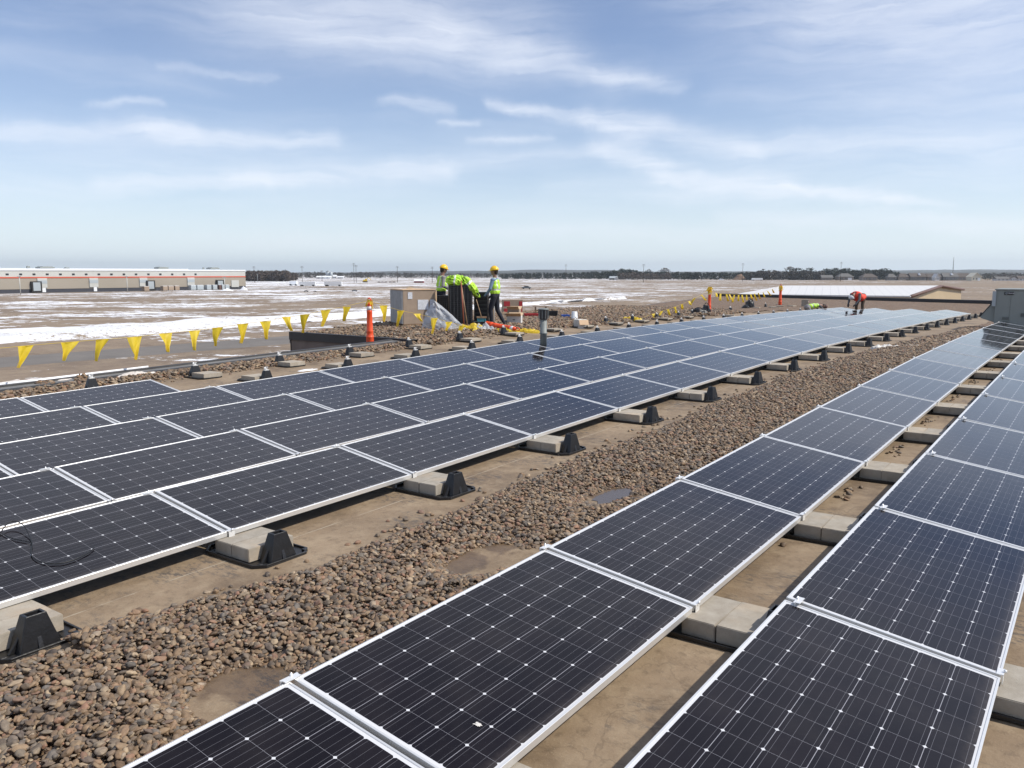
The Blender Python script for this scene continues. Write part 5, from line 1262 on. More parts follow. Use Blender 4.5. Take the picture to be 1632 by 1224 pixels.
belt(1190, 1310, 446.5, [(1190,434.5), (1215,431.5), (1310,432)], 150, 'round', M['mixed'], 'dark grey wood behind the houses', 50, 1.1, 70)
belt(1300, 1432, 446, [(1300,433), (1320,430.5), (1345,430), (1375,431), (1395,430.5), (1425,431), (1432,435)], 140, 'round', M['pine'], 'dark wood behind the houses', 60, 1.1, 70)
belt(1425, 1660, 445, [(1425,436), (1540,437), (1570,435.5), (1600,434.5), (1660,436)], 260, 'bare', M['mixed'], 'bare wood behind the right hand houses', 160, 1.3, 70)
def tree(name, px, pyb, pyt, wpx, kind, mat, label, n=420, fwd=0):
    P = gx(px, pyb); d_ = dep(P); h = (pyb-pyt)*d_/FPX; w = wpx*d_/FPX; r_ = empty(name, P); V = []; F = []
    crown(V, F, Vector((0, 0, h*.08)), w*(1.5 if kind == 'pine' else 1.6), h*.92, n, kind, .75); link('crown', mkmesh('crown', V, F, [mat]), r_)
    b = MB(); b.tube([(0,0,0), (.05,0,h*.3), (0,.1,h*.6), (0,0,h*.85)], [h*.028, h*.022, h*.014, h*.005], M['bark'], 7)
    for k in range(9 if kind == 'bare' else 5):
        a = k*2.4; z0 = h*(.25+.06*k); b.tube([(0,0,z0), (math.cos(a)*w*.22, math.sin(a)*w*.22, z0+h*.14), (math.cos(a)*w*.38, math.sin(a)*w*.38, z0+h*.26)], [h*.011, h*.007, h*.003], M['bark'], 5)
    b.build('trunk', r_); tag(r_, label, 'tree')
tree('pine_tree', 991, 445, 428.8, 9, 'round', M['pine'], 'tall dark clump-crowned tree, left of the pale pole on the horizon')
tree('pine_tree', 1001, 445, 430, 9, 'round', M['pine'], 'dark rounded tree immediately right of the tallest horizon clump')
tree('bare_tree', 1034, 445, 429.5, 11, 'bare', M['bare'], 'bare pale tree just right of the tall horizon pole')
tree('bare_tree', 1059, 445, 427.3, 16, 'bare', M['bare'], 'widest bare fan-shaped tree standing above the dark pines', 650)
tree('bare_tree', 1258, 446, 425.5, 17, 'bare', M['bare'], 'bare tree rising behind the dark wood left of the farthest post', 600)
tree('pine_tree', 1268, 446, 427.5, 16, 'round', M['pine'], 'broad dark flat-topped tree above the farthest orange post')
tree('pine_tree', 1290, 446, 427.6, 13, 'round', M['pine'], 'round-topped dark tree standing alone right of the farthest post')
tree('pine_tree', 1317, 446, 428.8, 9, 'round', M['pine'], 'small peaked dark tree left of the horizon mast')
tree('pine_tree', 1332, 446, 427.8, 14, 'round', M['pine'], 'dark tree hiding the foot of the left horizon mast')
tree('pine_tree', 1348, 446, 427.8, 13, 'round', M['pine'], 'dark tree just right of the left horizon mast')
tree('pine_tree', 1377, 446, 428.8, 12, 'round', M['pine'], 'dark tree above the second hip-roofed house')
tree('pine_tree', 1408, 446, 428.4, 14, 'round', M['pine'], 'last tall dark tree before the row of wide houses')
tree('bush', 1574, 447, 439.5, 13, 'round', M['pine'], 'low dark rounded bush between the cream house and low white houses')
tree('pine_tree', 727, 444, 437.5, 4, 'pine', M['pine'], 'tiny dark conifer on the horizon between the two workers', 250)
# hills far away
def hill(name, pts, dist, width):
    V = []; F = []; pxs = np.linspace(pts[0][0], pts[-1][0], 150); rows = 9
    for i, px in enumerate(pxs):
        d0 = ray(float(px), 435.3); dd = Vector((d0.x, d0.y, 0)); base = dd*dist/1.0
        ty = float(np.interp(px, [a[0] for a in pts], [a[1] for a in pts])); top = CH+(435.3-ty)/FPX*dist; 
        for j in range(rows):
            q = j/(rows-1)*2-1; P = base+dd.normalized()*q*width; h = GRZ-3+(top-GRZ+3)*math.cos(q*math.pi/2)**.7 if abs(q) < 1 else GRZ-3
            V.append((P.x, P.y, h*(1 if q <= 0 else .9)+8*noise.noise(Vector((px*.35, q*3, 1)))*(1-abs(q))*.6))
    for i in range(len(pxs)-1):
        for j in range(rows-1): F.append((i*rows+j, i*rows+j+1, (i+1)*rows+j+1, (i+1)*rows+j))
    tag(link(name, mkmesh(name, V, F, [M['hillwood']], smooth=True)), kind='structure')
hill('hills', [(-500,434), (380,434.6), (560,434), (600,433), (640,432), (700,432), (760,431.6), (790,431.8), (840,430.3), (880,429.9), (930,430.8), (960,429.8), (1000,432), (1080,433), (1150,433), (1200,432.2), (1300,433), (1430,431), (1520,429.6), (1632,430), (2100,431)], 5200, 700)
hill('hills', [(-500,436), (300,436), (600,434.5), (750,435), (900,433), (1100,434.5), (1300,434.5), (1450,433.5), (1632,433), (2100,434)], 3200, 500)
# ---- houses
def house(px0, px1, pyb, pyt, wall, roof, label, kind='hip', rot=0, extra=None):
    P0, P1 = gx(px0, pyb), gx(px1, pyb); c = (P0+P1)/2; d_ = dep(c); w = (px1-px0)*d_/FPX; h = (pyb-pyt)*d_/FPX; dp = w*.55 if kind != 'gable' else w*1.0
    r_ = empty('house', c, YAW+rot); wh_ = h*.5; x, y = w/2*.94, dp/2
    b = MB(); b.box((0, 0, wh_/2), (2*x, 2*y, wh_), wall)
    if kind == 'gable': b.add([(-x,-y,wh_), (x,-y,wh_), (0,-y,h*.93), (-x,y,wh_), (x,y,wh_), (0,y,h*.93)], [(0,1,2), (3,5,4)], wall)
    b.build('wall', r_)
    X_, Y_ = w/2, y+.7; b = MB()
    if kind == 'gable':
        for s_ in (-1, 1): q = [Vector((s_*X_, -Y_, wh_*.96)), Vector((0, -Y_, h)), Vector((0, Y_, h)), Vector((s_*X_, Y_, wh_*.96))]; b.add([*q, *[v+Vector((0,0,-.35)) for v in q]], [(0,1,2,3), (7,6,5,4), (0,4,5,1), (1,5,6,2), (2,6,7,3), (3,7,4,0)], roof)
    else:
        rx_ = X_*(.45 if kind == 'hip' else .98); vs = [(-X_,-Y_,wh_), (X_,-Y_,wh_), (X_,Y_,wh_), (-X_,Y_,wh_), (-rx_,0,h), (rx_,0,h)]; b.add(vs, [(0,1,5,4), (1,2,5), (2,3,4,5), (3,0,4), (3,2,1,0)], roof)
    ro = b.build('roof', r_)
    for k in range(3):
        b = MB(); b.box((x*(-.6+.6*k), -y-.05, wh_*.5), (x*.22, .12, wh_*.42), M['glassdark']); q = b.build('window', r_)
        b = MB(); b.box((x*(-.6+.6*k), -y-.08, wh_*.5), (x*.03, .1, wh_*.42), M['whiteroof']); b.build('mullion', q)
    if extra == 'dormer':
        b = MB(); b.add([(x*.0,-y*.9,h*.72), (x*.34,-y*.9,h*.72), (x*.17,-y*.9,h*1.0), (x*.17,0,h*.98)], [(0,1,2), (1,3,2), (0,2,3)], M['whiteroof']); b.build('dormer', ro)
    if extra == 'garage':
        b = MB(); b.box((x*.5, -y-.12, wh_*.36), (x*.5, .15, wh_*.7), M['whiteroof']); b.build('garage_door', r_)
    tag(r_, label, 'house')
hw = lambda n, c: base_mat(n, c, .85)
w1, w2, w3, w4 = hw('grey_siding', (.17,.165,.16)), hw('taupe_siding', (.23,.20,.175)), hw('cream_siding', (.62,.58,.47)), hw('white_siding', (.6,.6,.6))
r1, r2 = hw('brown_shingles', (.095,.078,.068)), hw('grey_shingles', (.13,.125,.12))
house(1307, 1326, 446.5, 438.5, w2, r2, 'low grey-roofed house, leftmost of the row on the horizon', 'ridge')
house(1333, 1358, 446.5, 435.8, w2, r2, 'wide grey hip-roofed house below the left horizon mast', 'hip', 0, 'garage')
house(1371, 1396, 447, 436.2, w2, r1, 'brown hip-roofed house behind the bending worker, right of him', 'hip')
house(1412, 1427, 447, 436.5, w1, r2, 'narrow grey hip-roofed house right of the last tall tree', 'hip')
house(1428, 1447, 447, 436, w2, r1, 'brown house between the narrow grey house and white dormer', 'hip', .1)
house(1447, 1473, 447, 435.5, w1, r1, 'long brown-roofed house with a bright white dormer', 'ridge', 0, 'dormer')
house(1474, 1497, 447, 436, w2, r1, 'brown-roofed house left of the small white gable', 'ridge')
house(1487, 1495, 447.3, 436.3, w4, w4, 'small steep white gabled house front', 'gable', .1)
house(1499, 1524, 447, 435.3, w1, r2, 'grey green roofed house with a white roof patch', 'ridge', 0, 'dormer')
house(1524, 1543, 447, 435.6, w2, r1, 'brown-roofed house touching the cream gabled house', 'ridge')
house(1543.5, 1559.5, 447.5, 434.8, w3, w3, 'cream house with a broad pale gable facing the field', 'gable', 0, 'garage')
house(1584, 1606, 447.3, 441, w4, r2, 'low white house left of two small white gables', 'ridge')
house(1606, 1618, 447.3, 440.5, w4, r1, 'low house with small white gable near the right edge', 'gable')
house(1619, 1640, 447.3, 440, w4, r1, 'low brown-roofed house cut by the right edge', 'ridge')
# ---- farm, trailers, small sheds
house(505, 528, 444, 439.7, w4, M['whiteroof'], 'long white farm shed left of the grey silo', 'ridge')
house(528, 537, 443.6, 438.2, w4, M['whiteroof'], 'white farm barn right of the grey silo', 'ridge')
house(538, 548, 443.8, 440, w4, M['whiteroof'], 'small white shed at the farm right end', 'ridge')
P = gx(524.5, 443.8); hh = (443.8-431.5)*dep(P)/FPX; r_ = empty('silo', P); tag(r_, 'grey farm silo rising between white sheds on the left horizon', 'silo')
b = MB(); b.lathe([(3.2, 0), (3.2, hh*.9)], M['rtulight'], 16, Matrix.Translation((-2, 0, 0))); b.build('tower', r_)
b = MB(); b.lathe([(3.3, hh*.9), (2.0, hh*.97), (.2, hh)], M['rtu'], 16, Matrix.Translation((-2, 0, 0))); b.build('dome', r_)
b = MB(); b.lathe([(2.4, 0), (2.4, hh*.8), (.3, hh*.88)], M['rtulight'], 14, Matrix.Translation((3.5, 1, 0))); b.build('tower', r_)
house(973-2, 984, 446, 440.3, w1, M['rtulight'], 'grey roofed shed in front of the pine belt', 'ridge'); house(979.5, 985, 446.1, 440.8, w4, w4, 'small white gable at the shed end before the pines', 'gable')
house(660, 676, 450.5, 445.5, hw('red_siding', (.32,.03,.04)), M['whiteroof'], 'small red shed with a white roof beyond the left worker', 'ridge')
def semi(px0, px1, pyb, pyt, label):
    P0, P1 = gx(px0, pyb), gx(px1, pyb); c = (P0+P1)/2; k = dep(c)/FPX; w, h = (px1-px0)*k, (pyb-pyt)*k; r_ = empty('truck_trailer', c, YAW)
    b = MB(); b.box((0, 0, h*.6), (w, 2.5, h*.78), M['whiteroof']); b.build('box_body', r_, bevel=.05)
    b = MB(); b.box((0, 0, h*.17), (w*.96, 1.2, .25), M['rtudark']); b.build('chassis', r_)
    for x in (-.40, -.32, .36):
        b = MB(); b.lathe([(.5, -1.25), (.5, 1.25)], M['tyre'], 14, Matrix.Translation((w*x, 0, .5)) @ Matrix.Rotation(R(90), 4, 'X')); b.build('wheel', r_)
    b = MB(); b.box((w*.36, 0, .55), (.15, 2, .9), M['rtudark']); b.build('landing_leg', r_); tag(r_, label, 'trailer')
semi(462, 473.5, 455, 447.8, 'short white truck trailer, leftmost on the snowy yard')
semi(478, 503, 456, 449, 'long white truck trailer in the middle of the snowy yard')
semi(517.5, 545, 456, 448.6, 'long white truck trailer, rightmost on the snowy yard')
semi(1198, 1215, 447, 443.2, 'low white trailer before the wood, right of the earth mound')
def car(px, pyb, wpx, mat, label, kind='car'):
    P = gx(px, pyb); k = dep(P)/FPX; L_ = wpx*k; s_ = L_/4.5; r_ = empty('parked_car', P, YAW+random.uniform(-.2, .2)); y = .85*s_
    pr = [(-2.2,.35), (-2.25,.8), (-1.5,.95), (-.9,1.4), (.8,1.42), (1.4,.98), (2.15,.85), (2.25,.4)]
    b = MB(); pr = [(a*s_, c*s_) for a, c in pr]; n = len(pr); b.add([(a, -y, c) for a, c in pr]+[(a, y, c) for a, c in pr], [list(range(n)), list(range(n, 2*n))[::-1]]+[(i, (i+1) % n, n+(i+1) % n, n+i) for i in range(n)], mat); b.build('body', r_)
    b = MB(); b.box((0, 0, 1.17*s_), (1.7*s_, 2*y+.02, .3*s_), M['glassdark']); b.build('window', r_)
    for x in (-1.4, 1.4):
        b = MB(); b.lathe([(.34*s_, -y-.02), (.34*s_, y+.02)], M['tyre'], 12, Matrix.Translation((x*s_, 0, .34*s_)) @ Matrix.Rotation(R(90), 4, 'X')); b.build('wheel', r_)
    tag(r_, label, 'car')
cg, cb, cw_ = hw('car_grey', (.12,.14,.16)), hw('car_black', (.02,.02,.022)), hw('car_white', (.6,.6,.6))
car(839, 460.6, 15, cg, 'grey car alone in the snowy field right of the right worker')
car(488, 465, 7, cb, 'small black car on the snow below the middle trailer')
car(502, 465, 5, cb, 'tiny black car right of the other small black car')
car(565, 464.5, 9, cg, 'dark car on the snow above the nearest orange post')
for i, (x, lab) in enumerate([(604, 'first'), (609.5, 'second'), (615, 'third'), (622, 'fourth'), (628, 'fifth')]): car(x, 450.4, 5, [cb, cg, cb, cg, cb][i], '%s from left in the line of tiny distant parked cars' % lab)
P = gx(582, 450); k = dep(P)/FPX; r_ = empty('excavator', P, YAW); tag(r_, 'yellow digger standing on the far snowy yard', 'digger')
b = MB(); b.box((0, 0, .5), (4, 2.6, .9), M['tyre']); b.build('tracks', r_); b = MB(); b.box((0, 0, 1.7), (3.2, 2.4, 1.4), M['yellow']); b.box((.8, -.5, 2.7), (1.2, 1.2, 1.1), M['yellow']); b.build('cab', r_); b = MB(); b.tube([(1, 0, 1.8), (3, 0, 4.2), (5, 0, 2.2)], .28, M['yellow'], 6); b.build('boom', r_)
# ---- poles and masts on the horizon
def pole(px, pyt, pyb, dist, label, kind='utility_pole', arms=True, r=.16, mat=None):
    d0 = ray(px, 435.3); P = Vector((d0.x*dist, d0.y*dist, GRZ)); h = CH-GRZ+(435.3-pyt)/FPX*dist; r_ = empty(kind, P, YAW); mat = mat or M['bark']
    b = MB(); b.tube([(0,0,0), (0,0,h)], [r*1.3, r*.8], mat, 7); b.build('post', r_)
    if arms:
        b = MB()
        for q, l_ in ((.97, 1.3), (.90, 1.6)): b.box((0, 0, h*q), (l_*2, .15, .15), mat)
        b.build('crossarm', r_)
    tag(r_, label, 'pole' if arms else 'mast')
for a in [(405, 424.5, 445, 700, 'utility pole just right of the warehouse, above the bare wood'), (481.5, 424, 445, 700, 'utility pole above the middle truck trailer'), (564, 419.5, 443, 700, 'left and taller of two close utility poles near the nearest orange post'), (567.5, 422.5, 443, 690, 'right and shorter of two close utility poles near the nearest orange post'),
          (633.3, 424.3, 443, 700, 'utility pole standing above the panel crate'), (689, 425, 443, 700, 'utility pole just left of the left worker'), (902, 421.5, 436, 900, 'utility pole right of the right worker against hills'), (1025.6, 421, 446, 700, 'tall utility pole in the middle of the dark pine belt'), (1183.6, 419.5, 440, 800, 'utility pole above the brown earth mound'),
          (1340, 417.5, 440, 800, 'tall mast left of the bending worker'), (513, 431, 443, 800, 'short faint utility pole left of the silo')]: pole(*a)
pole(1518.5, 410.5, 440, 1200, 'tallest lattice mast rising behind the right hand houses', 'radio_mast', False, .5, M['rtu'])
for x, yt, yb, lab in [(410.5, 437, 449, 'short pale lamp pole before the bare wood'), (477, 436, 444, 'short pale lamp pole above the left trailer'), (598, 438, 446, 'short pale lamp pole above the parked cars'), (680, 440, 447, 'short pale lamp pole right of the red shed')]:
    P = gx(x, yb); hh = (yb-yt)*dep(P)/FPX; r_ = empty('lamp_pole', P); b = MB(); b.tube([(0,0,0), (0,0,hh)], .14, M['rtulight'], 6); b.build('post', r_); b = MB(); b.box((0,0,hh), (1.4,.3,.2), M['rtulight'], rot=YAW); b.build('lamp_head', r_); tag(r_, lab, 'light pole')
# ------------------------------------------------------------------ people
def vcap(A_, B_, ra, rb, mat, seg=14):
    """tapered capsule as verts/faces"""
    A_, B_ = Vector(A_), Vector(B_); d_ = (B_-A_); L_ = d_.length; z = d_.normalized(); q = Vector((0, 0, 1)).rotation_difference(z).to_matrix()
    rows = []
    for i in range(5): a = -math.pi/2+i*math.pi/8; rows.append((ra*math.cos(a), ra*math.sin(a)))
    for i in range(5): a = i*math.pi/8; rows.append((rb*math.cos(a), L_+rb*math.sin(a)))
    V = []; F = []
    for r_, h in rows:
        for k in range(seg): an = 2*math.pi*k/seg; V.append(A_+q@Vector((max(r_, .0005)*math.cos(an), max(r_, .0005)*math.sin(an), h)))
    for j in range(len(rows)-1):
        for k in range(seg): F.append((j*seg+k, j*seg+(k+1) % seg, (j+1)*seg+(k+1) % seg, (j+1)*seg+k))
    F.append(list(range(seg))[::-1]); F.append([(len(rows)-1)*seg+k for k in range(seg)])
    return V, F
def vell(c, r, Mx, mat=None):
    bm = bmesh.new(); bmesh.ops.create_icosphere(bm, subdivisions=3, radius=1); V = [Vector(c)+Mx@Vector((v.co.x*r[0], v.co.y*r[1], v.co.z*r[2])) for v in bm.verts]; F = [[v.index for v in f.verts] for f in bm.faces]; bm.free(); return V, F
def remesh(name, shapes, vox, smooth=4):
    V = []; F = []
    for a, b_ in shapes: o = len(V); V += a; F += [[i+o for i in f] for f in b_]
    me = mkmesh(name+'_src', V, F); o = bpy.data.objects.new('tmp', me); col.objects.link(o)
    m_ = o.modifiers.new('r', 'REMESH'); m_.mode = 'VOXEL'; m_.voxel_size = vox
    s_ = o.modifiers.new('s', 'SMOOTH'); s_.iterations = smooth; s_.factor = .5
    bpy.context.view_layer.update(); out = bpy.data.meshes.new_from_object(o.evaluated_get(bpy.context.evaluated_depsgraph_get())); bpy.data.objects.remove(o); bpy.data.meshes.remove(me); out.name = name
    out.polygons.foreach_set('use_smooth', [True]*len(out.polygons)); return out
def person(loc, rot, J, mats, label, scale=1.0, hat='hatyellow', vest='lime', look=(0, 1, 0), stripe=True, loose=1.0, sag=0.0):
    """J: joints in metres, y forward; mats: torso, arm, leg, boot, skin, hand"""
    r_ = empty('person', loc, rot); r_.scale = (scale*1.13, scale*1.13, scale)
    j = {k: Vector(v) for k, v in J.items()}; prim = []; shp = []
    def cap(a, b_, ra, rb, m): shp.append(vcap(a, b_, ra, rb, m)); prim.append((Vector(a), Vector(b_), ra, rb, m))
    up = (j['neck']-j['pelvis']).normalized(); side = (j['shR']-j['shL']).normalized(); fwd = up.cross(side).normalized()*-1
    if fwd.dot(Vector(look)) < 0 and abs(up.z) > .6: fwd = -fwd
    B_ = Matrix((side, fwd, up)).transposed()
    pel, nk = j['pelvis'], j['neck']; T = (nk-pel).length
    def ell(c, rad, m): shp.append(vell(c, rad, B_)); prim.append((Vector(c)-side*rad[0]*.6, Vector(c)+side*rad[0]*.6, rad[1], rad[1], m))
    ell(pel+up*.02, (.165, .125, .13), mats['leg']); ell(pel+up*T*.33, (.145, .105, .16), mats['torso']); ell(pel+up*T*.62, (.168, .118, .18), mats['torso']); ell(pel+up*T*.84, (.165, .095, .10), mats['torso'])
    cap(j['shL'], j['shR'], .062, .062, mats['torso'])
    for s_ in 'LR':
        cap(j['hip'+s_], j['kn'+s_], .092, .062, mats['leg']); cap(j['kn'+s_], j['an'+s_], .062, .048, mats['leg'])
        toe = j['toe'+s_]; cap(j['an'+s_]-Vector((0, 0, .02)), toe, .048, .038, mats['boot']); hl = j['an'+s_]-(toe-j['an'+s_]).normalized()*.05; hl.z = toe.z+.005; cap(hl, j['an'+s_]-Vector((0, 0, .02)), .04, .046, mats['boot'])
        cap(j['sh'+s_], j['el'+s_], .054, .044, mats['arm']); cap(j['el'+s_], j['wr'+s_], .043, .031, mats['fore'])
        d_ = (j['ha'+s_]-j['wr'+s_]).normalized(); cr_ = d_.cross(fwd).normalized() if abs(d_.dot(fwd)) < .9 else d_.cross(up).normalized()
        pm_ = j['wr'+s_]+d_*.075; shp.append(vcap(j['wr'+s_], pm_, .03, .034, 0)); prim.append((j['wr'+s_], pm_, .03, .034, mats['hand']))
        for k, (o_, l_) in enumerate(((-.027, .072), (-.009, .082), (.009, .078), (.027, .06))):
            p0 = pm_+cr_*o_; p1 = p0+d_*l_*.55; p2 = p1+(d_+d_.cross(cr_)*.7*(1+.15*k)).normalized()*l_*.5; cap(p0, p1, .011, .0098, mats['hand']); cap(p1, p2, .0098, .0085, mats['hand'])
        t0 = j['wr'+s_]+d_*.03-cr_*.028; t1 = t0+(d_*.7-cr_*.7).normalized()*.035; cap(t0, t1, .012, .011, mats['hand']); cap(t1, t1+(d_*.95-cr_*.2).normalized()*.032, .011, .009, mats['hand'])
    # neck and head
    hb, ht = j['head'], j['top']; hu = (ht-hb).normalized(); lk = (Vector(look)-hu*Vector(look).dot(hu)).normalized(); hs = lk.cross(hu).normalized(); HB = Matrix((hs, lk, hu)).transposed(); hc = hb+hu*.105
    cap(nk-up*.03, hb+hu*.03, .056, .052, mats['skin'])
    def he(o_, rad, m): c = hc+HB@Vector(o_); shp.append(vell(c, rad, HB)); prim.append((c-lk*rad[1]*.3, c+lk*rad[1]*.3, rad[0], rad[0], m))
    he((0, 0, .01), (.074, .092, .105), mats['skin']); he((0, .022, -.055), (.055, .066, .058), mats['skin']); he((0, .095, -.018), (.012, .022, .02), mats['skin'])
    he((.078, -.005, -.015), (.012, .02, .03), mats['skin']); he((-.078, -.005, -.015), (.012, .02, .03), mats['skin']); he((0, .080, -.062), (.025, .012, .010), mats.get('lip', mats['skin']))
    order = []; 
    for p_ in prim:
        if p_[4] not in order: order.append(p_[4])
    me = remesh('body', shp, .0095, 3)
    for m in order: me.materials.append(M[m])
    n = len(me.polygons); C_ = np.zeros(n*3); me.polygons.foreach_get('center', C_); C_ = C_.reshape(-1, 3); best = np.full(n, 1e9); idx = np.zeros(n, int)
    for a, b_, ra, rb, m in prim:
        a_, d_ = np.array(a), np.array(b_-a); L2 = max(float(d_@d_), 1e-9); tt = np.clip(((C_-a_)@d_)/L2, 0, 1); ds = np.linalg.norm(C_-a_-tt[:, None]*d_, axis=1)-(ra+(rb-ra)*tt); k = ds < best; best[k] = ds[k]; idx[k] = order.index(m)
    me.polygons.foreach_set('material_index', idx.astype(np.int32)); link('body', me, r_)
    # eyes, hair, hat
    b = MB()
    for x in (-.032, .032): c = hc+HB@Vector((x, .083, .012)); b.lathe([(.004, -.002), (.010, 0), (.004, .004)], M['badge'], 10, Matrix.Translation(c) @ HB.to_4x4() @ Matrix.Rotation(R(-90), 4, 'X'))
    b.build('eyes', r_)
    bm_ = remesh('hair', [vell(hc+HB@Vector((0, -.016, .016)), (.082, .090, .105), HB), vell(hc+HB@Vector((0, -.045, -.04)), (.066, .05, .06), HB)], .01, 2); bm_.materials.append(M['hair']); link('hair', bm_, r_)
    hm = Matrix.Translation(hc+HB@Vector((0, -.004, .042))) @ HB.to_4x4() @ Matrix.Rotation(R(-6), 4, 'X')
    b = MB(); b.lathe([(.108, -.012), (.110, 0), (.106, .03), (.094, .065), (.07, .095), (.035, .113), (.004, .118)], M[hat], 24, hm @ Matrix.Diagonal((.92, 1.12, 1, 1))); b.build('hard_hat', r_)
    hh_ = [o for o in col.objects if o.parent == r_ and o.name.startswith('hard_hat')][-1]
    b = MB(); b.prism([(-.085, .07), (.085, .07), (.07, .135), (.035, .165), (-.035, .165), (-.07, .135)], -.014, -.004, M[hat], M=hm); b.build('brim', hh_)
    b = MB(); b.tube([hm@Vector((0, -.11+.22*i/8, .1+.022-.00*i-.11*((i-4)/4)**2*.75)) for i in range(9)], .011, M[hat], 6); b.build('ridge', hh_)
    # vest
    vs = [vell(pel+up*T*.22, (.172, .132, .15), B_), vell(pel+up*T*.5, (.185, .138, .2), B_), vell(pel+up*T*.76, (.176, .118, .12), B_), vcap(j['shL']*.82+j['shR']*.18, j['shR']*.82+j['shL']*.18, .066, .066, 0)]
    if loose != 1.0:
        dn_ = Vector((0, 0, -sag)); vs = [vell(pel+up*T*.15+dn_*.6, (.172*loose, .132*loose, .16), B_), vell(pel+up*T*.5+dn_, (.185*loose, .15*loose, .24), B_), vell(pel+up*T*.8+dn_*.4, (.18*loose, .13*loose, .16), B_)]
    vm = remesh('safety_vest', vs, .012, 3)
    bmv = bmesh.new(); bmv.from_mesh(vm)
    kill = [f for f in bmv.faces if (f.calc_center_median()-pel).dot(up) < T*.10 or ((f.calc_center_median()-nk).length < .085)]
    bmesh.ops.delete(bmv, geom=kill, context='FACES')
    for v_ in bmv.verts: v_.co += v_.normal*(.007*noise.noise(v_.co*13)+.006*noise.noise(v_.co*25))
    bmv.to_mesh(vm); bmv.free(); vm.materials.append(M[vest]); vm.materials.append(M['silver'])
    if stripe:
        for f in vm.polygons:
            h = (f.center-pel).dot(up)/T; s2 = abs((f.center-pel).dot(side))
            if .30 < h < .38 or (.085 < s2 < .12 and h > .38): f.material_index = 1
    vo = link('safety_vest', vm, r_); sd_ = vo.modifiers.new('t', 'SOLIDIFY'); sd_.thickness = .006
    return tag(r_, label, 'person')
def stand(**kw):
    J = dict(pelvis=(0,0,.93), neck=(0,.0,1.46), head=(0,.015,1.55), top=(0,.02,1.76), shL=(-.19,0,1.40), shR=(.19,0,1.40), hipL=(-.09,0,.90), hipR=(.09,0,.90), knL=(-.10,.03,.49), knR=(.10,.03,.49), anL=(-.11,-.01,.09), anR=(.11,-.01,.09), toeL=(-.13,.15,.035), toeR=(.13,.15,.035),
             elL=(-.25,-.03,1.12), elR=(.25,-.03,1.12), wrL=(-.24,.08,.88), wrR=(.24,.08,.88), haL=(-.235,.11,.80), haR=(.235,.11,.80)); J.update(kw); return J
m1 = dict(torso='greyshirt', arm='greyshirt', fore='darkshirt', leg='jeans', boot='boot', skin='darkskin', hand='glove')
m2 = dict(torso='blueshirt', arm='blueshirt', fore='blueshirt', leg='jeans', boot='boot', skin='darkskin', hand='glove')
m3 = dict(torso='darkshirt', arm='darkshirt', fore='darkshirt', leg='brownpants', boot='boot', skin='skin', hand='glove')
def pscale(P, ytop, tall): return (topz(0, ytop, P)-P.z)/tall
P = gnd(703, 515); P = P+Vector((-Rv.y, Rv.x, 0))*.15; s1 = pscale(P, 422, 1.80)
person(P, YAW-R(62), stand(elL=(-.24,.05,1.13), wrL=(-.13,.26,1.08), haL=(-.06,.33,1.06), elR=(.25,-.05,1.14), wrR=(.20,.20,1.02), haR=(.15,.28,1.0), neck=(0,.03,1.45), head=(0,.06,1.54), top=(0,.10,1.745)), m1,
       'standing worker in a lime vest and yellow hard hat behind the stacks, facing right', s1, look=(0, 1, -.18))
P = gnd(789, 520); s2 = pscale(P, 425, 1.80)
person(P, YAW+R(72), stand(anL=(-.10,.05,.09), toeL=(-.12,.21,.035), knL=(-.10,.09,.5), anR=(.12,-.22,.10), toeR=(.15,-.07,.035), knR=(.11,-.03,.49), elL=(-.27,.04,1.13), wrL=(-.24,.20,.93), haL=(-.2,.26,.86), elR=(.26,-.02,1.12), wrR=(.24,.15,.92), haR=(.2,.22,.87)), m2,
       'standing worker in lime vest, blue shirt and yellow hard hat, facing left', s2, look=(-.1, 1, 0))
d0 = ray(1366, 500); k = 9.45/abs(d0.x); P = Vector((d0.x*k, d0.y*k, 0)); P.z = rz(P.x, P.y)
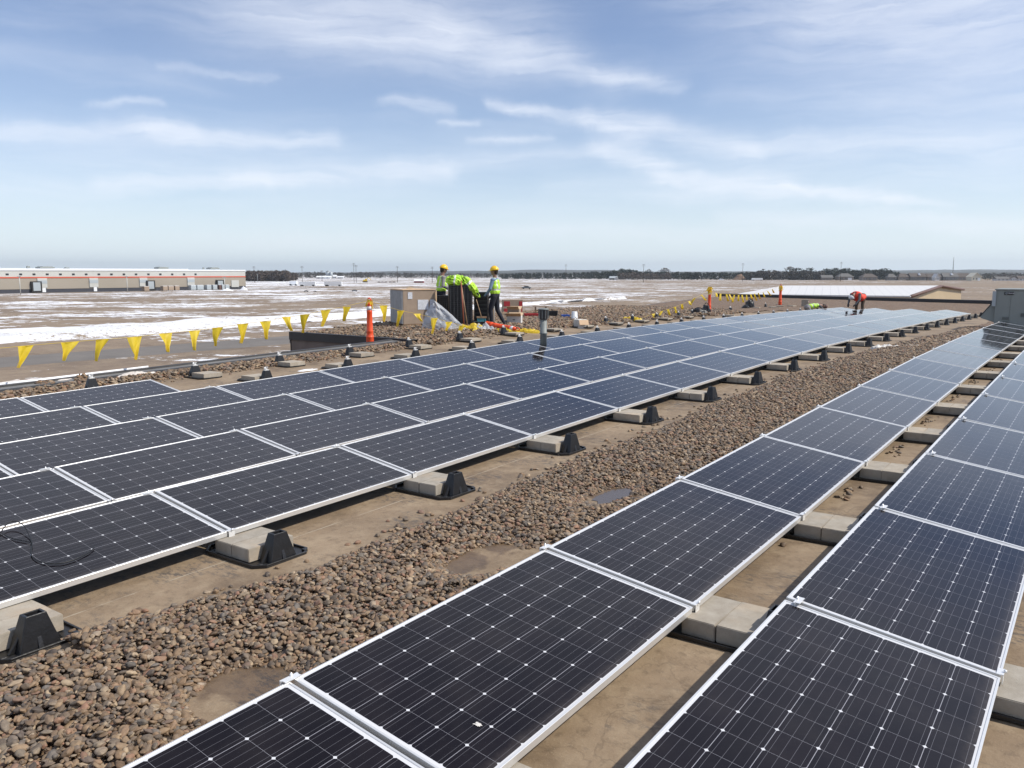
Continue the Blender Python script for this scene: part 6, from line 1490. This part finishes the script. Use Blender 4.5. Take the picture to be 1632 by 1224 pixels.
person(P, YAW+R(120), dict(pelvis=(0,-.27,.86), neck=(0,.20,.98), head=(0,.28,.92), top=(0,.42,.78), shL=(-.19,.15,.94), shR=(.19,.15,.94), hipL=(-.10,-.22,.84), hipR=(.10,-.22,.84), knL=(-.13,-.12,.46), knR=(.13,-.10,.46), anL=(-.15,-.14,.09), anR=(.15,-.14,.09), toeL=(-.18,.01,.035), toeR=(.18,.01,.035),
       elL=(-.27,.26,.70), wrL=(-.22,.42,.50), haL=(-.19,.47,.44), elR=(.27,.16,.68), wrR=(.2,.30,.50), haR=(.17,.34,.43)), m3, 'worker in an orange red vest and white hard hat bending over the panels', 1.05, 'hatwhite', 'redvest', look=(0, .55, -.8), stripe=False, loose=1.3, sag=.12)
d0 = ray(1300, 493); k = 11.35/abs(d0.x); P = Vector((d0.x*k, d0.y*k, 0)); P.z = rz(P.x, P.y)-.0
person(P, YAW-R(82), dict(pelvis=(0,-.38,.36), neck=(0,.16,.44), head=(0,.27,.44), top=(0,.45,.36), shL=(-.18,.1,.40), shR=(.18,.1,.40), hipL=(-.10,-.40,.33), hipR=(.10,-.40,.33), knL=(-.16,-.28,.07), knR=(.16,-.28,.07), anL=(-.15,-.68,.07), anR=(.15,-.68,.07), toeL=(-.15,-.80,.04), toeR=(.15,-.80,.04),
       elL=(-.24,.24,.22), wrL=(-.17,.42,.06), haL=(-.13,.49,.05), elR=(.24,.24,.22), wrR=(.17,.42,.06), haR=(.13,.49,.05)), dict(m3, leg='greyshirt'), 'worker in a lime vest crouched on all fours at the array far side', .98, 'hair' if False else 'trimbrown', 'lime', look=(0, .7, -.5))
# ------------------------------------------------------------------ air
HZ = True
if HZ:
    me = bpy.data.meshes.new('haze'); bm = bmesh.new(); bmesh.ops.create_cube(bm, size=1); bmesh.ops.scale(bm, vec=(18800, 10900, 130), verts=bm.verts); bmesh.ops.translate(bm, vec=(0, 4000, 65-7.2), verts=bm.verts); bm.to_mesh(me); bm.free()
    hm_ = bpy.data.materials.new('haze_air'); hm_.use_nodes = True; nt = hm_.node_tree; nt.nodes.remove(nt.nodes['Principled BSDF']); pv = nt.nodes.new('ShaderNodeVolumePrincipled')
    pv.inputs['Color'].default_value = (.84, .92, 1, 1); pv.inputs['Density'].default_value = .00010; pv.inputs['Anisotropy'].default_value = .3
    nt.links.new(pv.outputs[0], nt.nodes['Material Output'].inputs['Volume']); me.materials.append(hm_)
    tag(link('haze', me), kind='stuff')
